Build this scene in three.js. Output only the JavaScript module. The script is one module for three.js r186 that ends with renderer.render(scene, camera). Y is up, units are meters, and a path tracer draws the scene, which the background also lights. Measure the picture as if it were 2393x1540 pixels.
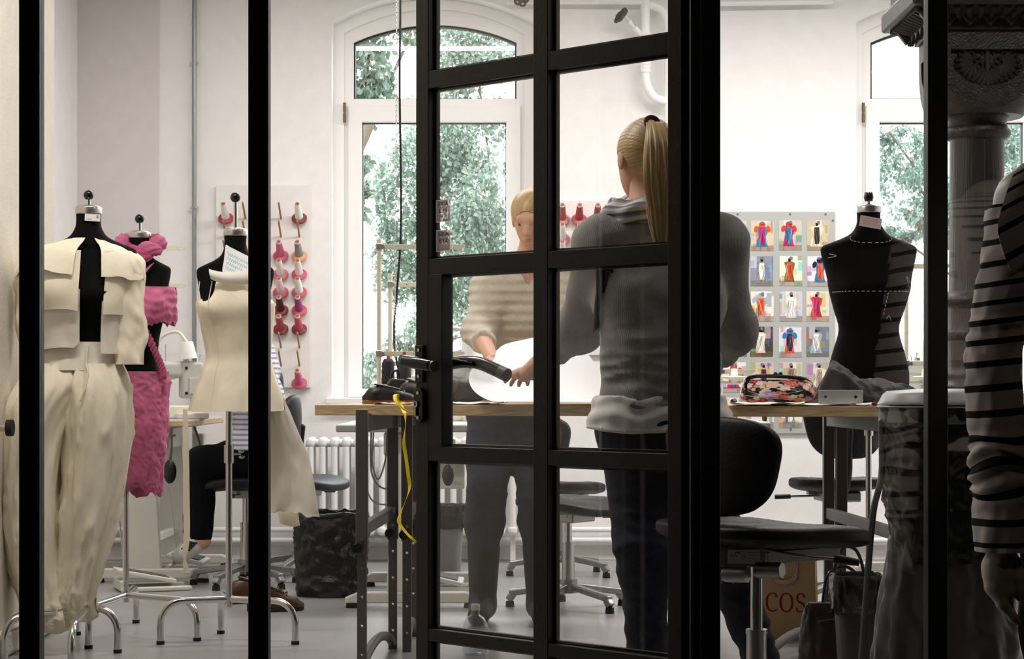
import * as THREE from 'three';
import { RoundedBoxGeometry } from 'three/addons/geometries/RoundedBoxGeometry.js';
import { mergeGeometries, mergeVertices, toCreasedNormals } from 'three/addons/utils/BufferGeometryUtils.js';
import { RectAreaLightUniformsLib } from 'three/addons/lights/RectAreaLightUniformsLib.js';
import { Brush, Evaluator, INTERSECTION, SUBTRACTION } from 'three-bvh-csg';
import { createNoise3D } from 'simplex-noise';

// ---------- camera, sky, lights, exposure ----------
const scene = new THREE.Scene();
const FOCAL = 4500, WIDE = 2393, HIGH = 1540, HORIZON = 899, EYE = 1.0, BACK = 4.5;
const camera = new THREE.PerspectiveCamera(2 * Math.atan(HIGH / 2 / FOCAL) * 180 / Math.PI, WIDE / HIGH, 0.1, 200);
camera.position.set(0, EYE, BACK);
camera.lookAt(0, EYE, 0);
camera.setViewOffset(WIDE, HIGH, 0, -(HORIZON - HIGH / 2), WIDE, HIGH);
scene.background = new THREE.Color().setRGB(0.95, 0.985, 1.0);
scene.backgroundIntensity = 6.5;
const renderer = new THREE.WebGLRenderer();
renderer.toneMapping = THREE.LinearToneMapping;
renderer.toneMappingExposure = 1.12;
renderer.shadowMap.enabled = true;
RectAreaLightUniformsLib.init();
const CEILING = 3.7, WALL_BACK_Z = -6.5, WALL_LEFT_X = -2.48, WALL_RIGHT_X = 4.9;
// ceiling strip lamps: [x, z, length along x, intensity]
const STRIPS = [[-1.15, -1.7, 1.3, 58], [2.2, -0.95, 1.3, 21], [3.2, -3.7, 1.5, 26], [-0.7, -4.7, 1.8, 44], [1.5, -4.9, 1.8, 62], [3.7, -5.2, 1.8, 40]];
const ADDED_HALL_LAMP = [1.5, 2.3, 1.1, 3.0];   // dim unseen lamp, added to light the mannequin and door from the hall

// ---------- helpers ----------
let seedState = 7;
function rnd() { seedState = (seedState + 0x6d2b79f5) | 0; let t = Math.imul(seedState ^ (seedState >>> 15), 1 | seedState); t = (t + Math.imul(t ^ (t >>> 7), 61 | t)) ^ t; return ((t ^ (t >>> 14)) >>> 0) / 4294967296; }
const rr = (a, b) => a + (b - a) * rnd();
const N3 = createNoise3D(rnd);
const V = (x, y, z) => new THREE.Vector3(x, y, z);
const PI = Math.PI, sin = Math.sin, cos = Math.cos, abs = Math.abs, min = Math.min, max = Math.max, sqrt = Math.sqrt, pow = Math.pow;
const lerp = (a, b, t) => a + (b - a) * t, clamp = (x, a, b) => min(b, max(a, x));
const smooth = (a, b, x) => { const t = clamp((x - a) / (b - a), 0, 1); return t * t * (3 - 2 * t); };
// a point of the place, surveyed from the photograph: picture coordinates and distance from the lens
const at = (px, py, d) => V((px - 1196.5) * d / FOCAL, EYE - (py - HORIZON) * d / FOCAL, BACK - d);
const taken = {};
function numbered(n) { const k = taken[n] = (taken[n] ?? -1) + 1; return k ? n + '_' + String(k).padStart(3, '0') : n; }
function thing(name, label, category, p = [0, 0, 0], turn = 0, group) {
  const o = new THREE.Group(); o.name = numbered(name); scene.add(o);
  if (p.isVector3) o.position.copy(p); else o.position.set(...p);
  o.rotation.y = turn; o.userData = { label, category }; if (group) o.userData.group = group;
  return o;
}
function part(parent, name, geo, m, label) {
  const o = new THREE.Mesh(Array.isArray(geo) ? G(geo) : geo, m); o.name = name; o.castShadow = o.receiveShadow = true;
  if (label) o.userData.label = label; parent.add(o); return o;
}
function solo(name, geo, m, label, category, group) {   // a thing that is one mesh; its origin goes to its base
  const g = Array.isArray(geo) ? G(geo) : geo; g.computeBoundingBox(); const b = g.boundingBox, c = b.getCenter(V(0, 0, 0)); c.y = b.min.y;
  g.translate(-c.x, -c.y, -c.z); const o = part(scene, numbered(name), g, m); o.position.copy(c);
  o.userData = { label, category }; if (group) o.userData.group = group; return o;
}
function struct(name, geo, m, parent = scene) { const o = part(parent, name, geo, m); if (parent === scene) o.userData.kind = 'structure'; return o; }
function copyOf(o, p, turn, label) {
  const c = o.clone(); c.name = numbered(o.name.replace(/_\d{3}$/, '')); c.userData = { ...o.userData }; if (label) c.userData.label = label;
  if (p.isVector3) c.position.copy(p); else c.position.set(...p); c.rotation.y = turn; scene.add(c); return c;
}
function clean(g) {
  const r = g.index ? g.toNonIndexed() : g; for (const k of Object.keys(r.attributes)) if (!['position', 'normal', 'uv'].includes(k)) r.deleteAttribute(k);
  if (!r.attributes.normal) r.computeVertexNormals();
  if (!r.attributes.uv) r.setAttribute('uv', new THREE.BufferAttribute(new Float32Array(r.attributes.position.count * 2), 2));
  r.clearGroups(); return r;
}
const G = (list) => mergeGeometries(list.map(clean));
function box(w, h, d, x = 0, y = 0, z = 0, r = 0, rot) {
  const g = r > 0 ? new RoundedBoxGeometry(w, h, d, 2, min(r, w / 2.01, h / 2.01, d / 2.01)) : new THREE.BoxGeometry(w, h, d);
  const p = g.attributes.position, n = g.attributes.normal, u = g.attributes.uv;
  for (let i = 0; i < p.count; i++) { const nx = abs(n.getX(i)), ny = abs(n.getY(i)), nz = abs(n.getZ(i)); if (nx > ny && nx > nz) u.setXY(i, p.getZ(i), p.getY(i)); else if (ny > nz) u.setXY(i, p.getX(i), p.getZ(i)); else u.setXY(i, p.getX(i), p.getY(i)); }
  if (rot) g.applyMatrix4(new THREE.Matrix4().makeRotationFromEuler(new THREE.Euler(...rot)));
  return g.translate(x, y, z);
}
function cyl(r1, r2, h, x = 0, y = 0, z = 0, seg = 20, rot) { const g = new THREE.CylinderGeometry(r1, r2, h, seg); if (rot) g.applyMatrix4(new THREE.Matrix4().makeRotationFromEuler(new THREE.Euler(...rot))); return g.translate(x, y, z); }
const ball = (r, x, y, z, s = 16) => new THREE.SphereGeometry(r, s, s * 0.75 | 0).translate(x, y, z);
const egg = (a, b, c, x, y, z, s = 16) => new THREE.SphereGeometry(1, s, s * 0.75 | 0).scale(a, b, c).translate(x, y, z);
function along(g, p, q) { const d = V(0, 0, 0).subVectors(q, p); g.applyQuaternion(new THREE.Quaternion().setFromUnitVectors(V(0, 1, 0), d.clone().normalize())); return g.translate((p.x + q.x) / 2, (p.y + q.y) / 2, (p.z + q.z) / 2); }
const vec = (a) => (a.isVector3 ? a : V(...a));
const bar = (p, q, r1, r2 = r1, seg = 14) => { p = vec(p); q = vec(q); return along(new THREE.CylinderGeometry(r2, r1, p.distanceTo(q), seg), p, q); };
function beam(p, q, w, h, r = 0.003) {   // box beam from p to q, w sideways, h upright
  p = vec(p); q = vec(q); const L = p.distanceTo(q), g = r ? new RoundedBoxGeometry(w, h, L, 1, r) : new THREE.BoxGeometry(w, h, L);
  const m = new THREE.Matrix4().lookAt(q, p, abs(q.y - p.y) > 0.98 * L ? V(0, 0, 1) : V(0, 1, 0)); g.applyMatrix4(m); return g.translate((p.x + q.x) / 2, (p.y + q.y) / 2, (p.z + q.z) / 2);
}
function tube(pts, r, seg = 8, n = 0, closed = false) {
  pts = pts.map(vec); const c = new THREE.CatmullRomCurve3(pts, closed, 'centripetal'), g = new THREE.TubeGeometry(c, n || pts.length * 8, r, seg, closed);
  if (closed) return g; return G([g, ball(r, pts[0].x, pts[0].y, pts[0].z, 8), ball(r, pts.at(-1).x, pts.at(-1).y, pts.at(-1).z, 8)]);
}
const lathe = (pts, seg = 28, x = 0, y = 0, z = 0) => new THREE.LatheGeometry(pts.map((p) => new THREE.Vector2(...p)), seg).translate(x, y, z);
function poly(pts, depth, bevel = 0, holes = []) {   // outline in xy pushed along z, centred on z = 0
  const s = new THREE.Shape(pts.map((p) => new THREE.Vector2(...p))); for (const h of holes) s.holes.push(new THREE.Path(h.map((p) => new THREE.Vector2(...p))));
  return new THREE.ExtrudeGeometry(s, { depth: depth - 2 * bevel, bevelEnabled: bevel > 0, bevelSize: bevel, bevelThickness: bevel, bevelOffset: -bevel, bevelSegments: 2, curveSegments: 16 }).translate(0, 0, -depth / 2 + bevel);
}
const ring = (r, n = 24, x = 0, y = 0, a0 = 0, a1 = 2 * PI) => Array.from({ length: n }, (_, i) => [x + r * cos(a0 + (a1 - a0) * i / n), y + r * sin(a0 + (a1 - a0) * i / n)]);
function surf(fn, nu, nv, { closed = false, su = 1, sv = 1, thick = 0, capped = false } = {}) {   // fn(u, v) -> [x, y, z]; a sheet, or a cloth of some thickness
  const P = [], U = [], I = [], w = nu + 1;
  for (let j = 0; j <= nv; j++) for (let i = 0; i <= nu; i++) { const q = fn(i / nu, j / nv); P.push(q[0], q[1], q[2]); U.push(i / nu * su, j / nv * sv); }
  for (let j = 0; j < nv; j++) for (let i = 0; i < nu; i++) { const a = j * w + i, b = a + 1, c = a + w, d = c + 1; I.push(a, b, c, b, d, c); }
  const g = new THREE.BufferGeometry(); g.setAttribute('position', new THREE.Float32BufferAttribute(P, 3)); g.setAttribute('uv', new THREE.Float32BufferAttribute(U, 2)); g.setIndex(I); g.computeVertexNormals();
  const n = g.attributes.normal;
  if (closed) for (let j = 0; j <= nv; j++) { const a = j * w, b = a + nu, m = V(n.getX(a) + n.getX(b), n.getY(a) + n.getY(b), n.getZ(a) + n.getZ(b)).normalize(); n.setXYZ(a, m.x, m.y, m.z); n.setXYZ(b, m.x, m.y, m.z); }
  if (!thick) return g;
  const h = new THREE.BufferGeometry(), Q = [], NN = [], J = []; const cnt = P.length / 3;
  for (let i = 0; i < cnt; i++) { Q.push(P[3 * i] - n.getX(i) * thick, P[3 * i + 1] - n.getY(i) * thick, P[3 * i + 2] - n.getZ(i) * thick); NN.push(-n.getX(i), -n.getY(i), -n.getZ(i)); }
  for (let i = 0; i < I.length; i += 3) J.push(I[i], I[i + 2], I[i + 1]);
  h.setAttribute('position', new THREE.Float32BufferAttribute(Q, 3)); h.setAttribute('normal', new THREE.Float32BufferAttribute(NN, 3)); h.setAttribute('uv', new THREE.Float32BufferAttribute(U, 2)); h.setIndex(J);
  const edge = [], eu = [], strip = (a, b) => { for (const k of [[P, a], [P, b], [Q, a], [P, b], [Q, b], [Q, a]]) { edge.push(k[0][3 * k[1]], k[0][3 * k[1] + 1], k[0][3 * k[1] + 2]); eu.push(U[2 * k[1]], U[2 * k[1] + 1]); } };
  for (let i = 0; i < nu; i++) { strip(i, i + 1); strip(nv * w + i + 1, nv * w + i); }
  if (!closed) for (let j = 0; j < nv; j++) { strip((j + 1) * w, j * w); strip(j * w + nu, (j + 1) * w + nu); }
  const e = new THREE.BufferGeometry(); e.setAttribute('position', new THREE.Float32BufferAttribute(edge, 3)); e.setAttribute('uv', new THREE.Float32BufferAttribute(eu, 2)); e.computeVertexNormals();
  return G([g, h, e]);
}
function along1(rows, t) {   // Catmull-Rom through rows of numbers, t from 0 to 1
  const n = rows.length - 1, x = clamp(t, 0, 1) * n, i = min(n - 1, x | 0), f = x - i, a = rows[max(0, i - 1)], b = rows[i], c = rows[i + 1], d = rows[min(n, i + 2)];
  return b.map((_, k) => 0.5 * (2 * b[k] + (c[k] - a[k]) * f + (2 * a[k] - 5 * b[k] + 4 * c[k] - d[k]) * f * f + (3 * b[k] - a[k] - 3 * c[k] + d[k]) * f * f * f));
}
const sp = (c, e) => Math.sign(c) * pow(abs(c), e);
// rows: [y, half width, half depth, cx, cz]; ripple(angle, t, y) adds to the radius; a0..a1 limits the angle (90 degrees is the front)
function loft(rows, { seg = 48, n = 40, e = 2.3, ripple, a0 = 0, a1 = 2 * PI, thick = 0, su = 1, sv = 1, lift, caps = false } = {}) {
  rows = rows.map((r) => [r[0], r[1], r[2], r[3] ?? 0, r[4] ?? 0]);
  const full = abs(a1 - a0 - 2 * PI) < 1e-6;
  const fn = (u, v) => {
    const [y, hw, hd, cx = 0, cz = 0] = along1(rows, v), a = a0 + (a1 - a0) * u, k = 2 / e, r = ripple ? ripple(a, v, y) : 0;
    let q = [cx + (hw + r) * sp(cos(a), k), y, cz + (hd + r) * sp(sin(a), k)]; if (lift) q = lift(q, a, v); return q;
  };
  // outward normals: go round clockwise seen from above
  const s = surf((u, v) => fn(u, rows[0][0] < rows.at(-1)[0] ? 1 - v : v), seg, n, { closed: full, thick, su, sv });
  if (!caps) return s;
  const cap = (v, up) => { const P = [], c = along1(rows, v); for (let i = 0; i < seg; i++) { const a = fn(i / seg, v), b = fn((i + 1) / seg, v), m = [c[3] ?? 0, a[1] * 0.5 + b[1] * 0.5, c[4] ?? 0]; P.push(...m, ...(up ? b : a), ...(up ? a : b)); } const g = new THREE.BufferGeometry(); g.setAttribute('position', new THREE.Float32BufferAttribute(P, 3)); g.computeVertexNormals(); return g; };
  const down = rows[0][0] > rows.at(-1)[0]; return G([s, cap(0, down), cap(1, !down)]);
}
function blob(hx, hy, hz, e1 = 0.6, e2 = 0.6, deform, nu = 40, nv = 24) {   // superellipsoid with its flat faces along y
  return surf((u, v) => { const a = u * 2 * PI, b = PI / 2 - v * PI, q = [hx * sp(cos(b), e1) * sp(cos(a), e2), hy * sp(sin(b), e1), hz * sp(cos(b), e1) * sp(sin(a), e2)]; return deform ? deform(q) : q; }, nu, nv, { closed: true, su: 2 * hx + 2 * hz, sv: 2 * hy });
}
// ---------- bodies as distance fields ----------
const caps = (list, k = 0.03) => (x, y, z) => {
  let d = 1e3;
  for (const c of list) {
    const bx = c[3] - c[0], by = c[4] - c[1], bz = c[5] - c[2], px = x - c[0], py = y - c[1], pz = z - c[2], L = bx * bx + by * by + bz * bz, t = L > 1e-9 ? clamp((px * bx + py * by + pz * bz) / L, 0, 1) : 0;
    const dx = px - t * bx, dy = py - t * by, dz = pz - t * bz, e = sqrt(dx * dx + dy * dy + dz * dz) - lerp(c[6], c[7], t), h = max(k - abs(d - e), 0) / k; d = min(d, e) - h * h * k * 0.25;
  } return d;
};
const bone = (p, q, r1, r2) => { p = vec(p); q = vec(q); return [p.x, p.y, p.z, q.x, q.y, q.z, r1, r2]; };
const ellip = (x, y, z, cx, cy, cz, a, b, c) => { const X = (x - cx) / a, Y = (y - cy) / b, Z = (z - cz) / c, k = sqrt(X * X + Y * Y + Z * Z); return (k - 1) * min(a, b, c); };
const smin = (a, b, k) => { const h = max(k - abs(a - b), 0) / k; return min(a, b) - h * h * k * 0.25; };
function field(f, lo, hi, cell) {   // surface nets
  const nx = Math.ceil((hi[0] - lo[0]) / cell) + 1, ny = Math.ceil((hi[1] - lo[1]) / cell) + 1, nz = Math.ceil((hi[2] - lo[2]) / cell) + 1, F = new Float32Array(nx * ny * nz), id = new Int32Array(nx * ny * nz).fill(-1), P = [], I = [];
  const X = (i) => lo[0] + i * cell, Y = (j) => lo[1] + j * cell, Z = (k) => lo[2] + k * cell, at3 = (i, j, k) => i + nx * (j + ny * k);
  for (let k = 0; k < nz; k++) for (let j = 0; j < ny; j++) for (let i = 0; i < nx; i++) F[at3(i, j, k)] = f(X(i), Y(j), Z(k));
  const E = [[0, 1], [2, 3], [4, 5], [6, 7], [0, 2], [1, 3], [4, 6], [5, 7], [0, 4], [1, 5], [2, 6], [3, 7]];
  for (let k = 0; k < nz - 1; k++) for (let j = 0; j < ny - 1; j++) for (let i = 0; i < nx - 1; i++) {
    const v = []; let m = 0; for (let c = 0; c < 8; c++) { v[c] = F[at3(i + (c & 1), j + ((c >> 1) & 1), k + (c >> 2))]; if (v[c] < 0) m |= 1 << c; }
    if (m === 0 || m === 255) continue;
    let x = 0, y = 0, z = 0, n = 0;
    for (const [a, b] of E) if ((v[a] < 0) !== (v[b] < 0)) { const t = v[a] / (v[a] - v[b]); x += lerp(a & 1, b & 1, t); y += lerp((a >> 1) & 1, (b >> 1) & 1, t); z += lerp(a >> 2, b >> 2, t); n++; }
    id[at3(i, j, k)] = P.length / 3; P.push(X(i) + x / n * cell, Y(j) + y / n * cell, Z(k) + z / n * cell);
  }
  const quad = (a, b, c, d, flip) => { if (a < 0 || b < 0 || c < 0 || d < 0) return; flip ? I.push(a, c, b, b, c, d) : I.push(a, b, c, b, d, c); };
  for (let k = 1; k < nz - 1; k++) for (let j = 1; j < ny - 1; j++) for (let i = 1; i < nx - 1; i++) {
    const a = F[at3(i, j, k)] < 0;
    if (a !== F[at3(i + 1, j, k)] < 0) quad(id[at3(i, j - 1, k - 1)], id[at3(i, j, k - 1)], id[at3(i, j - 1, k)], id[at3(i, j, k)], !a);
    if (a !== F[at3(i, j + 1, k)] < 0) quad(id[at3(i - 1, j, k - 1)], id[at3(i, j, k - 1)], id[at3(i - 1, j, k)], id[at3(i, j, k)], a);
    if (a !== F[at3(i, j, k + 1)] < 0) quad(id[at3(i - 1, j - 1, k)], id[at3(i, j - 1, k)], id[at3(i - 1, j, k)], id[at3(i, j, k)], !a);
  }
  const g = new THREE.BufferGeometry(), nn = [], e = cell * 0.5; 
  for (let i = 0; i < P.length; i += 3) { const [x, y, z] = [P[i], P[i + 1], P[i + 2]], gx = f(x + e, y, z) - f(x - e, y, z), gy = f(x, y + e, z) - f(x, y - e, z), gz = f(x, y, z + e) - f(x, y, z - e), L = sqrt(gx * gx + gy * gy + gz * gz) || 1; nn.push(gx / L, gy / L, gz / L); }
  g.setAttribute('position', new THREE.Float32BufferAttribute(P, 3)); g.setAttribute('normal', new THREE.Float32BufferAttribute(nn, 3));
  const U = []; for (let i = 0; i < P.length; i += 3) U.push(P[i] + P[i + 2] * 0.6, P[i + 1]); g.setAttribute('uv', new THREE.Float32BufferAttribute(U, 2)); g.setIndex(I); return g;
}
// ---------- textures ----------
function dataTex(w, h, fn, srgb = false, rep) {
  const d = new Uint8Array(w * h * 4); for (let j = 0; j < h; j++) for (let i = 0; i < w; i++) { const c = fn(i / w, j / h), k = 4 * (j * w + i); const q = typeof c === 'number' ? [c, c, c] : c; d[k] = clamp(q[0], 0, 1) * 255; d[k + 1] = clamp(q[1], 0, 1) * 255; d[k + 2] = clamp(q[2], 0, 1) * 255; d[k + 3] = 255; }
  const t = new THREE.DataTexture(d, w, h); t.wrapS = t.wrapT = THREE.RepeatWrapping; t.magFilter = THREE.LinearFilter; t.minFilter = THREE.LinearMipmapLinearFilter; t.generateMipmaps = true; if (srgb) t.colorSpace = THREE.SRGBColorSpace; if (rep) t.repeat.set(...rep); t.needsUpdate = true; return t;
}
function drawTex(w, h, draw) { const c = document.createElement('canvas'); c.width = w; c.height = h; draw(c.getContext('2d'), w, h); const t = new THREE.CanvasTexture(c); t.colorSpace = THREE.SRGBColorSpace; t.anisotropy = 8; return t; }
const tile = (u, v, s, z) => { const a = u * 2 * PI, b = v * 2 * PI; return N3(cos(a) * s + z, sin(a) * s + cos(b) * s, sin(b) * s - z * 1.7); };   // noise that repeats
const M = (color, rough = 0.6, o = {}) => { const { phys, ...r } = o; return new (phys ? THREE.MeshPhysicalMaterial : THREE.MeshStandardMaterial)({ color, roughness: rough, ...r }); };
const weave = dataTex(128, 128, (u, v) => 0.5 + 0.22 * sin(u * 64 * PI) * (sin(v * 64 * PI) > 0 ? 1 : -0.4) + 0.22 * sin(v * 64 * PI) + 0.12 * tile(u, v, 5, 2)); weave.repeat.set(34, 34);
const knit = dataTex(128, 128, (u, v) => 0.5 + 0.3 * sin(u * 32 * PI + 1.2 * sin(v * 64 * PI)) + 0.15 * tile(u, v, 4, 5)); knit.repeat.set(9, 9);
const grit = dataTex(256, 256, (u, v) => 0.5 + 0.25 * tile(u, v, 6, 1) + 0.2 * tile(u, v, 19, 3)); grit.repeat.set(2.2, 2.2);
const leatherTex = dataTex(128, 128, (u, v) => 0.5 + 0.4 * abs(tile(u, v, 9, 4)) - 0.2 * abs(tile(u, v, 21, 8))); leatherTex.repeat.set(6, 6);
const woodTex = dataTex(512, 256, (u, v) => { const n = N3(u * 3, v * 14, 1), g = sin((v * 26 + n * 1.6 + 0.4 * N3(u * 2, v * 5, 4)) * 2 * PI) * 0.5 + 0.5, f = N3(u * 10, v * 190, 2) * 0.07, s = 0.86 + 0.14 * g + f; return [0.86 * s, 0.74 * s, 0.56 * s]; }, true); woodTex.repeat.set(0.9, 1.6);
const mulColor = (a, b) => { const c = new THREE.Color(a); c.multiplyScalar(b); return c; };
const patchy = (r, g, b, amp, z, rep = [0.6, 0.6]) => { const t = dataTex(256, 256, (u, v) => { const k = 1 + amp * (0.55 * tile(u, v, 2.2, z) + 0.3 * tile(u, v, 7, z + 2) + 0.25 * tile(u, v, 23, z + 5)); return [r * k, g * k, b * k]; }, true); t.repeat.set(...rep); return t; };
// ---------- materials of the setting ----------
const mWall = M(0xffffff, 0.88, { map: patchy(0.93, 0.922, 0.915, 0.015, 11), bumpMap: grit, bumpScale: 0.0006 });
const mPaint = M(0xffffff, 0.5, { map: patchy(0.93, 0.93, 0.925, 0.012, 21) });
const mFloor = M(0x9a9a98, 0.3);
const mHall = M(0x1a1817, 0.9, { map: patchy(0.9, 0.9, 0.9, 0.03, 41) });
const mSteel = M(0x0b0a0a, 0.55, { bumpMap: grit, bumpScale: 0.0004 });
const mDoor = M(0x24211f, 0.5, { bumpMap: grit, bumpScale: 0.0005 });
const mGlass = M(0xffffff, 0.0, { phys: true, transmission: 1, thickness: 0, ior: 1.5, metalness: 0 });
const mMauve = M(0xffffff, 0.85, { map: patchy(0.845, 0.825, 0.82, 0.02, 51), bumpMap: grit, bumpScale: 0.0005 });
const mChrome = M(0xd6d4d2, 0.16, { metalness: 1 });
const mNickel = M(0xc9c7c2, 0.3, { metalness: 1 });
const mAlu = M(0x9d9c98, 0.38, { metalness: 1 });
const mZinc = M(0x9a9c9c, 0.42, { metalness: 0.9, bumpMap: grit, bumpScale: 0.0004 });
const mBlackPlastic = M(0x0d0d0e, 0.42);
const mBlackGloss = M(0x08080a, 0.14);
const mRubber = M(0x161514, 0.8);
const mWood = M(0xffffff, 0.5, { map: woodTex });
const mPaper = M(0xf3f0ea, 0.85);
// ---------- shell of the workroom and the hall ----------
const HALL_X0 = -3.6, HALL_X1 = 3.6, HALL_Z = 7.2;
struct('floor', box(WALL_RIGHT_X - WALL_LEFT_X + 0.6, 0.12, -WALL_BACK_Z + 0.3, (WALL_RIGHT_X + WALL_LEFT_X) / 2, -0.06, WALL_BACK_Z / 2), mFloor);
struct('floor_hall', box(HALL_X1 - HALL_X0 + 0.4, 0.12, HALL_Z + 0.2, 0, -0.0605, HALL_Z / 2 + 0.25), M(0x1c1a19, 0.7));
struct('ceiling', box(WALL_RIGHT_X - WALL_LEFT_X + 0.6, 0.2, -WALL_BACK_Z + 0.3, (WALL_RIGHT_X + WALL_LEFT_X) / 2, CEILING + 0.1, WALL_BACK_Z / 2), mWall);
struct('ceiling_hall', box(HALL_X1 - HALL_X0 + 0.4, 0.2, HALL_Z + 0.2, 0, CEILING + 0.1005, HALL_Z / 2 + 0.25), mHall);
struct('wall_right', box(0.25, CEILING, -WALL_BACK_Z + 0.3, WALL_RIGHT_X + 0.125, CEILING / 2, WALL_BACK_Z / 2), mWall);
struct('wall_hall_left', box(0.2, CEILING, HALL_Z, HALL_X0 - 0.1, CEILING / 2, HALL_Z / 2 + 0.15), mHall);
struct('wall_hall_right', box(0.2, CEILING, HALL_Z, HALL_X1 + 0.1, CEILING / 2, HALL_Z / 2 + 0.15), mHall);
struct('wall_hall_rear', box(HALL_X1 - HALL_X0 + 0.4, CEILING, 0.2, 0, CEILING / 2, HALL_Z + 0.1), mHall);
// left wall: pilaster in front, a flat stretch, a mauve-grey stretch, then the corner
const wl = struct('wall_left', box(0.3, CEILING, -WALL_BACK_Z + 0.05, WALL_LEFT_X - 0.15, CEILING / 2, WALL_BACK_Z / 2), mWall);
struct('pilaster', box(0.62, CEILING, 3.34, -1.868 - 0.31, CEILING / 2, -1.7, 0.012), M(0xffffff, 0.9, { map: patchy(0.87, 0.845, 0.79, 0.03, 61), bumpMap: grit, bumpScale: 0.0012 }));
struct('trim_1', box(0.66, 0.1, 3.36, -1.842 - 0.33, 0.05, -1.7, 0.02), M(0xe3ded2, 0.95, { bumpMap: grit, bumpScale: 0.006 }));
// back wall with two arched openings
const BW = 11, back = (px, py, d = BW) => at(px, py, d);
const winX = [[back(775, 0).x, back(1247, 0).x], [back(2001, 0).x, back(2473, 0).x]], sillY = back(0, 937).y, springY = back(0, 50).y, apexY = back(0, -14).y;
function archPts(x0, x1, y0, ys, ya, n = 24) {   // outline of an opening with a segmental arch
  const w = (x1 - x0) / 2, s = ya - ys, R = (w * w + s * s) / (2 * s), cx = (x0 + x1) / 2, cy = ya - R, A = Math.asin(w / R), p = [[x0, y0], [x1, y0]];
  for (let i = 0; i <= n; i++) { const a = A - 2 * A * i / n; p.push([cx + R * sin(a), cy + R * cos(a)]); } return p;
}
const wallOut = [[WALL_LEFT_X - 0.3, 0], [WALL_RIGHT_X + 0.25, 0], [WALL_RIGHT_X + 0.25, CEILING], [WALL_LEFT_X - 0.3, CEILING]];
struct('wall_back', poly(wallOut, 0.42, 0, winX.map(([a, b]) => archPts(a, b, sillY, springY, apexY))).translate(0, 0, WALL_BACK_Z - 0.21), mWall);
struct('wall_mauve_stretch', box(back(372, 0).x - back(178, 0).x, CEILING - 0.02, 0.02, (back(372, 0).x + back(178, 0).x) / 2, CEILING / 2, WALL_BACK_Z + 0.005), mMauve);  // thin mauve-grey sheet laid over this stretch of the back wall
struct('baseboard_back', [box(WALL_RIGHT_X - WALL_LEFT_X, 0.075, 0.02, (WALL_RIGHT_X + WALL_LEFT_X) / 2, 0.0375, WALL_BACK_Z + 0.01, 0.004)], M(0xd8d6d0, 0.6));
const boxPipe = (x0, x1, y, r, z = WALL_BACK_Z + 0.05) => bar([x0, y, z], [x1, y, z], r);
{
  const p = thing('heating_pipes', 'white painted heating pipes running low along the wall under the windows', 'pipe', [0, 0, WALL_BACK_Z]);
  part(p, 'pipe', boxPipe(WALL_LEFT_X + 0.02, WALL_RIGHT_X, 0.115, 0.016, 0.05), mPaint); part(p, 'pipe', boxPipe(WALL_LEFT_X + 0.02, WALL_RIGHT_X, 0.175, 0.016, 0.05), mPaint);
}
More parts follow.
